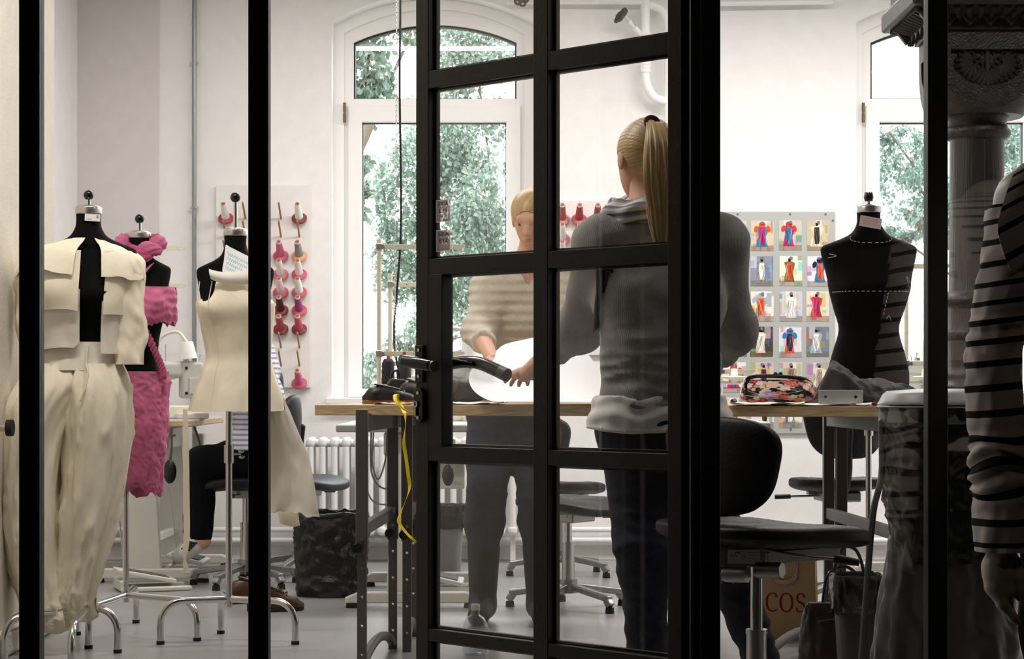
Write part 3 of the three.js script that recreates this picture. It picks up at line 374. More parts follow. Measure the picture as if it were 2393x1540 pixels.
// ---------- pink wrap: scarf, bandeau, braid, skirt ----------
{
  const d = 7.75, k = d / FOCAL, Y = (py) => at(0, py, d).y, c = f2.p, X = (px) => at(px, 0, d).x - c.x;
  const sc = thing('scarf', 'pink twisted cloth scarf wound round the neck of a dress form', 'scarf', [c.x, Y(612), c.z]), b = Y(612);
  for (let s = 0; s < 3; s++) part(sc, 'strand', (() => { const g = surf((u, v) => { const A = u * 2 * PI, tw = A * 3 + s * 2 * PI / 3, ph = v * 2 * PI, R = .068 + .016 * cos(tw) + .008 * sin(A * 2), y = Y(578) - b + .016 * sin(tw) - .022 * sin(A) * 1 + .012 * cos(A * 2), rad = .022 + .004 * sin(A * 5 + s) + .002 * sin(ph * 7 + A * 9); return [(R + rad * cos(ph)) * cos(A) * 1.05, y + rad * sin(ph) * 1.15, (R + rad * cos(ph)) * sin(A)]; }, 120, 28, { closed: true, su: .5, sv: .2 }); return g; })(), s === 1 ? mPinkDark : mPink);
  const w = thing('bandeau_top', 'pink ruched bandeau with a halter strap on a black dress form', 'top', [c.x, Y(765), c.z]), bw = Y(765);
  const ruche = (a, v, y) => bust(a, (y + bw - f2.top) / .9) * .9 + .002 * sin(y * 190 + 3 * N3(cos(a) * 1.4, sin(a) * 1.4, 2)) + .006 * N3(cos(a) * 2, sin(a) * 2, y * 14) + .004 * N3(a * 6, y * 5, 3);
  part(w, 'band', loft([[Y(672) - bw, .15, .105, 0, .01], [Y(700) - bw, .152, .122, .002, .016], [Y(730) - bw, .15, .124, .002, .016], [Y(757) - bw, .143, .116, .002, .012]], { seg: 80, n: 44, thick: .002, su: .9, sv: .15, ripple: ruche, lift: (q, a, v) => { q[1] += .012 * v * N3(a * 3, 0, 8) - .004 * sin(a * 41) * v * v; return q; } }), mPink);
  part(w, 'strap', surf((u, v) => { const p = [[X(362), Y(622), .06], [X(350), Y(640), .085], [X(338), Y(660), .105], [X(326), Y(688), .12]], q = along1(p, v); return [q[0] + (u - .5) * .024, q[1] - bw + (u - .5) * .016, q[2] + .02 + .004 * sin(u * PI)]; }, 6, 20, { thick: .002 }), mPink);
  const br = thing('braided_belt', 'deep pink braided cord hanging from the bandeau top', 'cord', [c.x, Y(885), c.z]), bb = Y(885);
  for (let s = 0; s < 3; s++) part(br, 'strand', tube(Array.from({ length: 34 }, (_, i) => { const t = i / 33, q = along1([[X(340), Y(752), .118], [X(352), Y(775), .114], [X(372), Y(820), .098], [X(388), Y(860), .088], [X(390), Y(882), .085]], t), A = t * 40 + s * 2 * PI / 3; return [q[0] + .009 * cos(A), q[1] - bb + .004 * sin(A * 2), q[2] + .007 * sin(A)]; }), .0075, 8, 120), mPinkDark);
  const sk = thing('skirt', 'pink crinkled wrap skirt with a ragged hem on a dress form', 'skirt', [c.x, Y(1165), c.z]), bs = Y(1165);
  const crk = (a, v, y) => .007 * N3(cos(a) * 2, sin(a) * 2, y * 9) + .0045 * (1 - 2 * abs(N3(cos(a) * 3 + 2, sin(a) * 3, y * 22))) + .002 * N3(cos(a) * 9, sin(a) * 9, y * 45);
  part(sk, 'cloth', loft([[Y(868) - bs, .112, .09, 0, 0], [Y(900) - bs, .118, .098, .0, 0], [Y(960) - bs, .115, .098, 0, 0], [Y(1040) - bs, .108, .092, 0, 0], [Y(1100) - bs, .098, .085, -.002, 0], [Y(1150) - bs, .09, .078, -.004, 0]], { seg: 90, n: 90, thick: .002, su: .8, sv: .6, ripple: crk, lift: (q, a, v) => { q[1] += smooth(.85, 1, v) * (.016 * N3(a * 1.6, 3, 1) - .014 * sin(a * 3) + .004 * N3(a * 12, 1, 4)); return q; } }), mPink);
}
// ---------- cream peplum top with its train ----------
{
  const d = 7.5, k = d / FOCAL, Y = (py) => at(0, py, d).y, c = f3.p, X = (px) => at(px, 0, d).x - c.x, b = Y(968), o = thing('peplum_top', 'cream sleeveless peplum top with princess seams on a dress form', 'top', [c.x, b, c.z]);
  const flare = (a, v, y) => bust(a, (y + b - f3.top) / .96) * 1.05 + smooth(.6, 1, v) * (.014 * sin(a * 8 + .6) + .006 * N3(a * 2, y * 4, 2)) + .0025 * N3(cos(a) * 2.5, sin(a) * 2.5, y * 9);
  part(o, 'bodice', loft([[Y(640) - b, .146, .088, .0, .01], [Y(672) - b, .15, .108, .002, .014], [Y(715) - b, .152, .122, .004, .016], [Y(765) - b, .14, .11, .008, .01], [Y(830) - b, .126, .1, .012, 0], [Y(870) - b, .142, .114, .01, 0], [Y(915) - b, .164, .136, .008, 0], [Y(960) - b, .182, .152, .004, 0]], { seg: 96, n: 80, thick: .0022, su: 1, sv: .55, ripple: flare, lift: (q, a, v) => { q[1] -= smooth(.32, 0, v) * .1 * smooth(.18, .62, abs(cos(a))); q[1] += smooth(.97, 1, v) * .003 * N3(a * 14, 0, 2); return q; } }), mCalico);
  const seamAt = (a) => Array.from({ length: 26 }, (_, i) => { const v = .1 + .88 * i / 25, r = along1([[Y(640) - b, .146, .088, .0, .01], [Y(672) - b, .15, .108, .002, .014], [Y(715) - b, .152, .122, .004, .016], [Y(765) - b, .14, .11, .008, .01], [Y(830) - b, .126, .1, .012, 0], [Y(870) - b, .142, .114, .01, 0], [Y(915) - b, .164, .136, .008, 0], [Y(960) - b, .182, .152, .004, 0]], v), f = flare(a, v, r[0]); return [r[3] + (r[1] + f) * sp(cos(a), 2 / 2.3), r[0], r[4] + (r[2] + f) * sp(sin(a), 2 / 2.3)]; });
  for (const a of [1.05, 2.05, 2.6]) part(o, 'seam', tube(seamAt(a), .0016, 5, 60), mMuslin);
  part(o, 'collar_flap', surf((u, v) => { const x = lerp(X(500), X(596), u), y = lerp(Y(652), Y(636), u) - b - v * lerp(.036, .05, u) + .03 * pow(1 - u, 3); return [x + .01 * v, y, .112 + .03 * sin(PI * u * .7 + .5) + .012 * sin(v * PI)]; }, 20, 8, { thick: .003, su: .16, sv: .05 }), M(0xf3efe4, .85, { bumpMap: weave, bumpScale: .0004 }));
  part(o, 'train', surf((u, v) => { const L = along1([[X(618), Y(890), -.1], [X(615), Y(1000), -.11], [X(606), Y(1100), -.1], [X(598), Y(1190), -.09]], v), Q = along1([[X(644), Y(898), -.06], [X(680), Y(985), -.09], [X(718), Y(1085), -.1], [X(740), Y(1212), -.1]], v), w = sin(u * PI) * .03 * v + .012 * sin(u * 9) * v; return [lerp(L[0], Q[0], u), lerp(L[1], Q[1], u) - b + .012 * N3(u * 4, v * 3, 6) * v, lerp(L[2], Q[2], u) + w + .01 * N3(u * 3, v * 4, 1)]; }, 40, 60, { thick: .0025, su: .25, sv: .55 }), M(0xf6eddc, .9, { bumpMap: weave, bumpScale: .0004 }), 'long cream panel hanging behind');
  part(o, 'train_corner', surf((u, v) => [lerp(X(640), X(686), u) + .01 * v, lerp(Y(1195), Y(1238 - 14 * abs(u - .7)), v) - b, -.13 + .012 * sin(u * 6)], 14, 8, { thick: .0025 }), mCalico);
  const rb = thing('ribbon', 'narrow cream cotton tape hanging from the peplum top', 'ribbon', [c.x + X(450), Y(1330), c.z + .17]), br = Y(1330);
  part(rb, 'tape', surf((u, v) => { const q = along1([[0, Y(955)], [.004, Y(1050)], [.004, Y(1160)], [.006, Y(1245)], [-.002, Y(1295)], [.006, Y(1328)]], v); return [q[0] + (u - .5) * (.017 + .008 * sin(v * PI) + .012 * smooth(.93, 1, v)) * (1 - .6 * Math.exp(-pow((v - .8) / .05, 2))), q[1] - br, .006 * sin(v * 12) * (u - .2)]; }, 4, 60, { thick: .001 }), mCalico);
  const nt = thing('paper_note', 'white torn paper note with blue handwriting pinned to the peplum form', 'note', [c.x + X(562), Y(648), c.z + .075]);
  const tx = drawTex(256, 256, (q, w, h) => { q.fillStyle = '#f3f4f2'; q.fillRect(0, 0, w, h); q.strokeStyle = '#7fb6c4'; q.lineWidth = 4; for (let j = 0; j < 4; j++) { q.beginPath(); for (let i = 0; i < 46; i++) q.lineTo(26 + i * 4.6, 56 + j * 44 + 11 * sin(i * 1.3 + j * 2) + 5 * sin(i * 2.9)); q.stroke(); } });
  part(nt, 'paper', surf((u, v) => [(u - .5) * .1 + (v - .5) * -.01, (1 - v) * .105 - .05 * (u - .3) + .006 * sin(v * 9 + u * 4) * (u < .1 ? 1 : 0), .03 + .02 * u * v - .02 * (1 - v)], 14, 14, { thick: .0008 }), M(0xffffff, .8, { map: tx }));
}
// ---------- striped mannequin in the hall ----------
{
  const d = 4.0, k = d / FOCAL, o = thing('shop_mannequin', 'headless pale plastic mannequin with a drooping hand beside the glazing', 'mannequin', [at(2590, 0, d).x, 0, BACK - d]), c = o.position;
  const Q = (px, py, dz = 0) => { const q = at(px, py, d); return V(q.x - c.x, q.y, dz); };
  const mSkin = M(0xd9cdbd, .38), sh = Q(2400, 470), el = Q(2322, 830, .0), wr = Q(2333, 1285, .03), SX = sh.x;
  const chest = [bone([0, 1.06, 0], [0, 1.25, 0], .11, .13), bone([-.05, 1.3, 0], [.05, 1.3, 0], .12, .12), bone([-.09, 1.37, 0], [.09, 1.37, 0], .09, .09), bone([0, 1.4, 0], [0, 1.46, 0], .055, .052), bone([0, 1.44, 0], [0, 1.47, 0], .05, .05), bone([0, 1.0, 0], [0, .92, 0], .12, .14), bone([SX * .6, 1.38, 0], sh, .07, .056), bone([-SX * .6, 1.38, 0], [-sh.x, sh.y, 0], .07, .056),
    bone(sh, el, .05, .04), bone(el, wr, .04, .029), bone([-sh.x, sh.y, 0], [-el.x, el.y, 0], .05, .04), bone([-el.x, el.y, 0], [-wr.x, wr.y, .03], .04, .029), bone([-.085, .9, 0], [-.095, .5, 0], .085, .058), bone([.085, .9, 0], [.095, .5, 0], .085, .058), bone([-.095, .5, 0], [-.1, .08, 0], .055, .04), bone([.095, .5, 0], [.1, .08, 0], .055, .04), bone([-.1, .05, .0], [-.11, .03, -.12], .035, .03), bone([.1, .05, 0], [.11, .03, -.12], .035, .03)];
  const body = field(caps(chest, .06), [-.42, -.02, -.25], [.42, 1.85, .25], .014);
  const pq = (px, py, dz) => { const v = Q(px, py, dz); return v; };
  const hand = (m) => { const H = [bone(pq(2333, 1275, .03), pq(2325, 1330, .035), .029, .034), bone(pq(2312, 1320, .04), pq(2312, 1365, .045), .026, .022), bone(pq(2345, 1320, .03), pq(2338, 1370, .04), .026, .022), bone(pq(2325, 1340, .04), pq(2328, 1380, .045), .026, .022)];
    const F = [[[2306, 1365, .05], [2325, 1405, .058], [2350, 1436, .055], [2366, 1449, .05]], [[2316, 1372, .045], [2336, 1412, .042], [2360, 1440, .035], [2372, 1450, .03]], [[2328, 1374, .04], [2344, 1410, .028], [2358, 1432, .02], [2364, 1440, .015]], [[2340, 1368, .034], [2350, 1400, .018], [2356, 1420, .008], [2358, 1428, .004]]];
    for (const f of F) for (let i = 0; i < 3; i++) H.push(bone(pq(...f[i]), pq(...f[i + 1]), .0125 - .0022 * i, .0105 - .0022 * i));
    const T = [[2356, 1310, .04], [2368, 1345, .05], [2372, 1372, .052], [2369, 1388, .05]]; for (let i = 0; i < 3; i++) H.push(bone(pq(...T[i]), pq(...T[i + 1]), .016 - .002 * i, .014 - .002 * i));
    if (m < 0) for (const h of H) { h[0] *= -1; h[3] *= -1; } const xs = H.flatMap((h) => [h[0], h[3]]), ys = H.flatMap((h) => [h[1], h[4]]); return field(caps(H, .008), [Math.min(...xs) - .05, Math.min(...ys) - .03, -.04], [Math.max(...xs) + .05, Math.max(...ys) + .04, .11], .0035); };
  part(o, 'body', [body, hand(1), hand(-1)], mSkin); part(o, 'base_plate', [cyl(.2, .21, .012, 0, .006, -.02, 40)], mNickel);
  // shirt and trousers
  const stripe = dataTex(8, 256, (u, v) => { const t = (v * 5) % 1; return t < .27 ? [.035, .032, .034] : [.88, .82, .79]; }, true); stripe.repeat.set(1, 1);
  const mStripe = M(0xffffff, .92, { map: stripe }), period = .047 * 5;
  const s = thing('striped_shirt', 'white long-sleeved shirt with black stripes on the hall mannequin', 'shirt', [c.x, .75, c.z]), b = .75;
  const sleeve = (m) => { const mid = [sh, V(lerp(sh.x, el.x, .5) - .006, lerp(sh.y, el.y, .5), .0), el, V(lerp(el.x, wr.x, .5), lerp(el.y, wr.y, .5), .018), wr].map((p) => [p.x * m, p.y - b, p.z]), L = sh.distanceTo(el) + el.distanceTo(wr);
    return surf((u, v) => { const q = along1(mid, v), A = -u * 2 * PI, y = q[1] + b, w = .0022 * N3(cos(A) * 2, sin(A) * 2, v * 9); const sl = Math.exp(-pow((v - .78) / .07, 2)), up = Math.exp(-pow((v - .42) / .05, 2)); const r = lerp(.068, .056, smooth(0, .5, v)) - .003 * smooth(.5, 1, v) + .006 * sl * sin(v * 160 + 2 * sin(A)) + .004 * up * sin(v * 110 + A) + w * 2 + .004 * sl + .012 * smooth(.15, 0, v); return [q[0] + r * cos(A), q[1] + .012 * cos(A) * m * (1 - v) + .012 * sl * sin(A * 2 + v * 30), q[2] + r * 1.02 * sin(A)]; }, 40, 170, { closed: true, su: 1, sv: L / period, thick: .002 }); };
  part(s, 'sleeve', sleeve(1), mStripe); part(s, 'sleeve', sleeve(-1), mStripe);
  const rows = [[1.49, .06, .07, 0, 0], [1.47, .11, .085, 0, 0], [1.43, .17, .1, 0, 0], [1.37, .195, .115, 0, -.004], [1.28, .18, .125, 0, -.006], [1.12, .14, .122, 0, 0], [.98, .155, .135, 0, 0], [.82, .175, .15, 0, 0]].map((r) => [r[0] - b, ...r.slice(1)]);
  part(s, 'front_panel', loft(rows, { a0: PI * .88, a1: PI * 2.12, seg: 60, n: 60, thick: .002, su: 1, sv: .67 / period, ripple: fold(8, .004) }), mStripe);
  // shoulder bands left and right of the open back
  for (const m of [1, -1]) part(s, 'shoulder_band', surf((u, v) => { const p = along1([[SX + .02, 1.475, .03], [SX - .012, 1.45, .05], [SX - .035, 1.4, .07], [SX - .05, 1.33, .075], [SX - .02, 1.25, .07]], v), w = .03 + .016 * v; return [(p[0] + (u - .5) * w * 1.4) * m, p[1] - b + (u - .5) * w * .8, p[2] + .004 * sin(u * PI)]; }, 8, 30, { thick: .003, su: .05, sv: .32 / period }), mStripe);
  const tr = thing('dark_trousers', 'black straight trousers on the hall mannequin', 'trousers', [c.x, .09, c.z]);
  part(tr, 'cloth', field((x, y, z) => max(caps(chest.slice(5, 6).concat(chest.slice(12, 16)), .05)(x, y, z) - .022, y - .96, .1 - y), [-.26, .06, -.22], [.26, 1.0, .22], .014).translate(0, -.09, 0), M(0x0a0a0b, .9, { phys: true, specularIntensity: .25 }));
}
// ---------- cutting table ----------
const TOP_Y = .93, mDarkSteel = M(0x5e5855, .5, { metalness: .1, bumpMap: grit, bumpScale: .0004 });
const FL = at(735, 0, 6.75), FR = at(2235, 0, 6.3), tYaw = -Math.atan2(FR.z - FL.z, FR.x - FL.x), tLen = Math.hypot(FR.x - FL.x, FR.z - FL.z), tDeep = 1.12;
const onTable = (px, d, h = 0) => { const q = at(px, 0, d); return V(q.x, TOP_Y + h, q.z); };
{
  const o = thing('cutting_table', 'long cutting table with a thick pale wooden top', 'table', [FL.x, 0, FL.z], tYaw);
  const n = 5, dz = tDeep / n; for (let i = 0; i < n; i++) part(o, 'plank', box(tLen, .037, dz - .0012, tLen / 2, TOP_Y - .0185, -dz * (i + .5), .0025), mWood);
}
// trestles: perforated steel legs, sleeves, braces and arched feet
const holeLeg = (h0, h1, w = .032) => { const hs = []; for (let y = h0 + .07; y < h1 - .04; y += .1) hs.push(ring(.0055, 10, 0, y)); return poly([[-w / 2, h0], [w / 2, h0], [w / 2, h1], [-w / 2, h1]], w, 0, hs); };
function trestle(label, legs, links, feet) {
  const o = thing('trestle', label, 'trestle', [legs[0].x, 0, legs[0].z], 0, 'steel trestles under the cutting table'), L = (p, y) => [p.x - legs[0].x, y, p.z - legs[0].z];
  for (const p of legs) { const g = part(o, 'leg', holeLeg(.0, .5).translate(...L(p, 0)), mDarkSteel); part(g, 'sleeve', box(.041, .5, .041, ...L(p, .665), .003), mDarkSteel); const q = L(p, .44); part(g, 'clamp_knob', [cyl(.017, .017, .03, q[0] - .012, q[1], q[2] + .03, 8, [PI / 2, 0, 0])], mBlackPlastic); part(g, 'bolt', cyl(.006, .006, .006, q[0] + .002, q[1] + .03, q[2] + .022, 10, [PI / 2, 0, 0]), mNickel); }
  for (const [a, b, ya, yb, w = .03] of links) part(o, 'brace', beam(L(a, ya), L(b, yb), .03, w + .012), mDarkSteel);
  for (const [a, b] of feet) part(o, 'arched_foot', tube(Array.from({ length: 9 }, (_, i) => { const t = i / 8; return [lerp(a.x, b.x, t) - legs[0].x, .018 + .065 * pow(sin(PI * t), .7), lerp(a.z, b.z, t) - legs[0].z]; }), .017, 10, 32), mDarkSteel);
  return o;
}
{
  const a = at(846, 0, 6.63), m1 = at(918, 0, 7.3), m2 = at(951, 0, 7.22), r = at(966, 0, 7.66);
  trestle('dark steel trestle with perforated legs at the free table end by the yellow tape', [a, m1, m2, r], [[a, r, .87, .87, .05], [a, m1, .5, .52], [m2, r, .5, .52]], [[a, m1], [m2, r]]);
  const b = at(1936, 0, 7.5), b2 = at(1966, 0, 7.42), c = at(2100, 0, 6.42), e = at(1780, 0, 6.75);
  trestle('dark steel trestle beside the paper carrier bag', [b, b2, c], [[b, c, .87, .87, .05], [b, c, .5, .5]], [[b, e], [b, c]]);
}
// ---------- swivel chairs ----------
const mSeat = M(0x100f0f, .5, { phys: true, specularIntensity: .6, bumpMap: leatherTex, bumpScale: .0015 }), mSeatBlue = M(0x1a1d26, .5, { bumpMap: leatherTex, bumpScale: .001 });
function chair(label, p, turn, h, { backY = .26, ms = mSeat, w = .225, dp = .22, reach = .3, tilt = 0, backW = .19, backH = .14, arms } = {}) {
  const o = thing('swivel_chair', label, 'chair', [p.x, 0, p.z], turn, 'black swivel chairs of the workroom');
  part(o, 'seat', blob(w, .032, dp, .55, .62, ([x, y, z]) => { const t = z / dp, top = y > 0; let q = y + .022 * t * t * (t < 0 ? .8 : -.9) + .016 * pow(x / w, 2) - .008; if (top && abs(x) < w * .75 && abs(t) < .8) q += .0016 * sin(x * 260); return [x, h - .035 + q, z + .02]; }, 96, 40), ms);
  part(o, 'backrest', blob(backW, .03, backH, .6, .62, ([x, y, z]) => { let zz = y - .05 * pow(x / backW, 2) * -1; if (y > 0 && abs(x) < backW * .8) zz += .0035 * sin((abs(x) * 1.0 + z) * 170); return [x * (1 - .18 * z / backH), h + backY - z, -reach * .82 + zz + tilt * z]; }, 96, 40), ms);
  part(o, 'back_post', [tube([[0, h + backY - .02, -reach * .82 - .035], [0, h + backY * .5, -reach * .9], [0, h + .02, -reach * .86], [0, h - .06, -reach * .62], [0, h - .075, -.05]], .014, 10, 30)], mBlackPlastic);
  part(o, 'mechanism', [box(.17, .045, .2, 0, h - .09, -.01, .008), box(.24, .018, .05, 0, h - .078, .06, .004), bar([.06, h - .09, .02], [.24, h - .095, .06], .005)], mAlu);
  part(o, 'lever_grip', bar([.2, h - .094, .05], [.27, h - .097, .068], .011), mBlackPlastic); part(o, 'adjusting_knob', [cyl(.018, .018, .03, .0, h - .15, -.1, 8), cyl(.005, .005, .04, 0, h - .125, -.1)], mBlackPlastic);
  part(o, 'column', cyl(.017, .017, h - .28, 0, (h + .1) / 2 + .02, 0), mChrome); part(o, 'column_sleeve', [cyl(.027, .03, h * .38, 0, .1 + h * .19, 0), cyl(.029, .029, .012, 0, .1 + h * .38, 0)], mNickel);
  for (let k = 0; k < 5; k++) { const a = k * 2 * PI / 5 + .5, c = cos(a), s = sin(a); const leg = part(o, 'base_leg', [beam([c * .02, .1, s * .02], [c * .27, .062, s * .27], .036, .03, .008), beam([c * .25, .06, s * .25], [c * .275, .03, s * .275], .034, .034, .008)], mAlu); part(leg, 'glide', cyl(.018, .02, .025, c * .268, .0125, s * .268), mRubber); }
  part(o, 'hub', cyl(.04, .045, .06, 0, .1, 0), mAlu);
  return o;
}
const chairA = chair('black swivel chair with a ribbed seat right behind the glazing', at(1768, 0, 5.12), 2.15, .642, { w: .25, dp: .25, backY: .145, reach: .2, backW: .215, backH: .13 });
{ // its seat mechanism with grip knobs and label plate
  chairA.updateMatrixWorld(true); const W = (px, py, d) => chairA.worldToLocal(at(px, py, d)), hex = (a, b, r) => bar(W(...a), W(...b), r, r, 6);
  part(chairA, 'grip_knob', hex([1693, 1342, 4.95], [1747, 1343, 4.91], .021), mAlu); part(chairA, 'grip_knob', hex([1768, 1332, 4.93], [1828, 1333, 4.89], .021), mAlu);
  part(chairA, 'plate', [beam(W(1655, 1300, 4.97), W(1790, 1302, 4.97), .012, .052, .002), beam(W(1790, 1305, 4.99), W(1960, 1290, 5.12), .014, .035, .003)], mAlu);
  const tx = drawTex(256, 96, (c, w, h) => { c.fillStyle = '#d8d4c8'; c.fillRect(0, 0, w, h); c.fillStyle = '#efece2'; c.fillRect(4, 4, 96, 50); c.strokeStyle = '#555'; c.lineWidth = 3; c.beginPath(); c.moveTo(20, 30); c.lineTo(30, 12); c.lineTo(40, 30); c.closePath(); c.stroke(); c.fillStyle = '#333'; c.fillRect(14, 38, 34, 3); c.fillRect(14, 45, 34, 3); c.strokeStyle = '#2f5fa8'; c.lineWidth = 8; c.beginPath(); c.arc(70, 30, 13, .6, 4.97); c.stroke(); c.beginPath(); c.arc(86, 24, 9, 2.4, 7); c.stroke(); c.fillStyle = '#555'; for (let i = 0; i < 4; i++) c.fillRect(160, 18 + i * 20, 82, 3); c.lineWidth = 2; c.strokeStyle = '#666'; for (let i = 0; i < 6; i++) { c.beginPath(); c.moveTo(132, 50); c.lineTo(132 + 20 * cos(i), 50 + 24 * sin(i)); c.stroke(); } });
  const a = W(1700, 1317, 4.95), b = W(1776, 1317, 4.95), c2 = W(1700, 1285, 4.95), g = new THREE.BufferGeometry(), dd = V(0, 0, 0).subVectors(b, a).add(c2); g.setAttribute('position', new THREE.Float32BufferAttribute([a, b, dd, a, dd, c2].flatMap((v) => [v.x, v.y, v.z]), 3)); g.setAttribute('uv', new THREE.Float32BufferAttribute([0, 0, 1, 0, 1, 1, 0, 0, 1, 1, 0, 1], 2)); g.computeVertexNormals();
  part(chairA, 'label_plate', g, M(0xffffff, .5, { map: tx }), 'pale printed label with a blue mark');
  part(chairA, 'long_lever', tube([W(1780, 1282, 4.94), W(1860, 1297, 4.90), W(1950, 1306, 4.87)], .004, 8), mAlu); part(chairA, 'lever_handle', bar(W(1950, 1305, 4.87), W(2008, 1315, 4.85), .0125, .009), mBlackPlastic);
}
chair('black swivel chair with a chevron-ribbed backrest beside the dark trestle', at(1955, 0, 8.75), PI + .1, .585, { w: .2, dp: .2, backW: .185, backH: .15, backY: .235, reach: .24 });
chair('black swivel chair with a tall chrome column under the middle of the cutting table', at(1328, 0, 8.62), .9, .5, { backY: .22 });
chair('black swivel chair by the heating pipes behind the one with the tall chrome column', at(1310, 0, 10.1), 2.5, .5, { w: .2, dp: .2, backY: .2 });
const seatedChair = chair('black swivel chair under the seated person in black trousers', at(575, 0, 9.6), -1.5, .55, { w: .2, dp: .2 });
chair('blue-black swivel chair with a bent back bar next to the radiator', at(700, 0, 10.1), 1.2, .53, { ms: mSeatBlue, backY: .42, reach: .3, backW: .17, backH: .17 });
// ---------- sewing tables, machines, thread stands ----------
const mLam = M(0xc9c9c6, .4), mLamEdge = M(0x9b9b9b, .5), mCast = M(0xd9d6c9, .45), mMachine = M(0xb9bbb3, .38), mMachineLight = M(0xdfdccd, .4), mStand = M(0xd5d1bd, .4);
function sewingTable(label, p, turn, w, dp, { h = .824, wood = false } = {}) {   // long side along local x; operator sits at +z
  const o = thing('sewing_table', label, 'sewing table', [p.x, 0, p.z], turn, 'sewing tables on cast feet');
  part(o, 'table_top', [box(w, .035, dp, 0, h - .0175, 0, .006)], mLam); part(o, 'edge_strip', box(w + .004, .027, dp + .004, 0, h - .018, 0, .004), wood ? mWood : mLamEdge);
  part(o, 'drip_tray', box(w * .38, .11, dp * .36, w * .05, h - .1, -.03, .012), mMachineLight);
  for (const s of [-1, 1]) {
    const leg = part(o, 'leg', poly([[-.085, .06], [.085, .06], [.05, h - .045], [-.05, h - .045]], .05, .004).rotateY(PI / 2).translate(s * (w / 2 - .12), 0, -.03), mCast);
    part(leg, 'slot', box(.003, .34, .02, s * (w / 2 - .12) + .0275, .45, -.03), mDarkSteel);
    const foot = part(o, 'foot', poly([[-.3, .022], [.3, .022], [.3, .045], [.24, .07], [-.24, .07], [-.3, .045]], .06, .006).rotateY(PI / 2).translate(s * (w / 2 - .12), 0, 0), mCast);
    for (const e of [-1, 1]) part(foot, 'foot_pad', cyl(.03, .034, .024, s * (w / 2 - .12), .012, e * .265, 16), mRubber);
  }
  part(o, 'stretcher', box(w - .3, .04, .03, 0, .2, -.03, .004), mCast);
  const ped = part(o, 'treadle', [box(.26, .022, .2, .03, .085, .12, .006, [.22, 0, 0]), bar([-.2, .06, .05], [.26, .06, .05], .009)], mCast); part(ped, 'treadle_mat', box(.21, .006, .15, .03, .098, .12, 0, [.22, 0, 0]), M(0x4c4f55, .7));
  part(o, 'pull_rod', bar([.1, .1, .05], [.12, h - .2, -.02], .004), mNickel);
  part(o, 'motor', [cyl(.06, .06, .2, -w * .2, h - .15, -.05, 24, [0, 0, PI / 2]), box(.14, .12, .06, w * .28, h - .15, .14, .01)], mMachineLight);
  part(o, 'knee_arm', tube([[w * .18, h - .04, .12], [w * .18, h - .12, .15], [w * .18, h - .17, .16]], .006, 8), mDarkSteel);
  part(o, 'knee_pad', blob(.033, .012, .065, .7, .9, ([x, y, z]) => [x + w * .18, h - .24 - z, y + .175], 28, 14), mBlackPlastic);
  return o;
}
function overlocker(label, p, turn) {
  const o = thing('sewing_machine', label, 'sewing machine', [p.x, p.y, p.z], turn, 'industrial sewing machines');
  part(o, 'bed', [box(.42, .07, .2, 0, .035, 0, .012), box(.16, .03, .26, .11, .015, .05, .008)], mMachineLight);
  part(o, 'arm', [box(.36, .085, .12, -.01, .255, -.01, .025), box(.13, .2, .13, -.13, .16, -.01, .025)], mMachine);
  const head = part(o, 'head', [box(.11, .19, .125, .13, .2, -.005, .018), box(.062, .085, .008, .14, .17, .06, .004)], mMachine); part(head, 'bolt', [cyl(.008, .008, .006, .095, .262, .0605, 12, [PI / 2, 0, 0])], mBlackPlastic); part(head, 'bolt', [cyl(.008, .008, .006, .095, .132, .0605, 12, [PI / 2, 0, 0])], mBlackPlastic); part(head, 'badge', egg(.02, .006, .003, .145, .132, .0605, 12), mBlackPlastic);
  part(o, 'needle_bar', [bar([.14, .1, .02], [.14, .075, .02], .006), bar([.125, .11, .02], [.125, .085, .02], .004)], mNickel); part(o, 'presser_foot', [box(.02, .018, .03, .14, .082, .025, .004), box(.035, .008, .05, .145, .074, .04, .003)], mDarkSteel);
  part(o, 'tension_dial', [cyl(.014, .016, .022, .1, .305, .02, 16), cyl(.006, .006, .04, .1, .32, .02)], mNickel); part(o, 'tension_dial', [cyl(.014, .016, .022, .15, .305, .02, 16), cyl(.006, .006, .04, .15, .32, .02)], mNickel);
  part(o, 'thread_guide', [tube([[.17, .29, .0], [.18, .33, 0], [.215, .33, 0], [.22, .26, .02]], .0025, 6)], mNickel);
  part(o, 'hand_wheel', cyl(.055, .055, .03, -.215, .25, -.01, 28, [0, 0, PI / 2]), mMachineLight);
  const lamp = part(o, 'lamp_arm', tube([[-.05, .3, -.05], [-.02, .42, -.04], [.06, .45, .0], [.1, .4, .03]], .009, 8), mMachineLight); part(lamp, 'lamp_shade', lathe([[.028, .045], [.034, .04], [.045, -.045], [.042, -.045], [.03, .04]], 24, 0, 0, 0).rotateZ(.12).translate(.105, .355, .035), mPaint);
  return o;
}
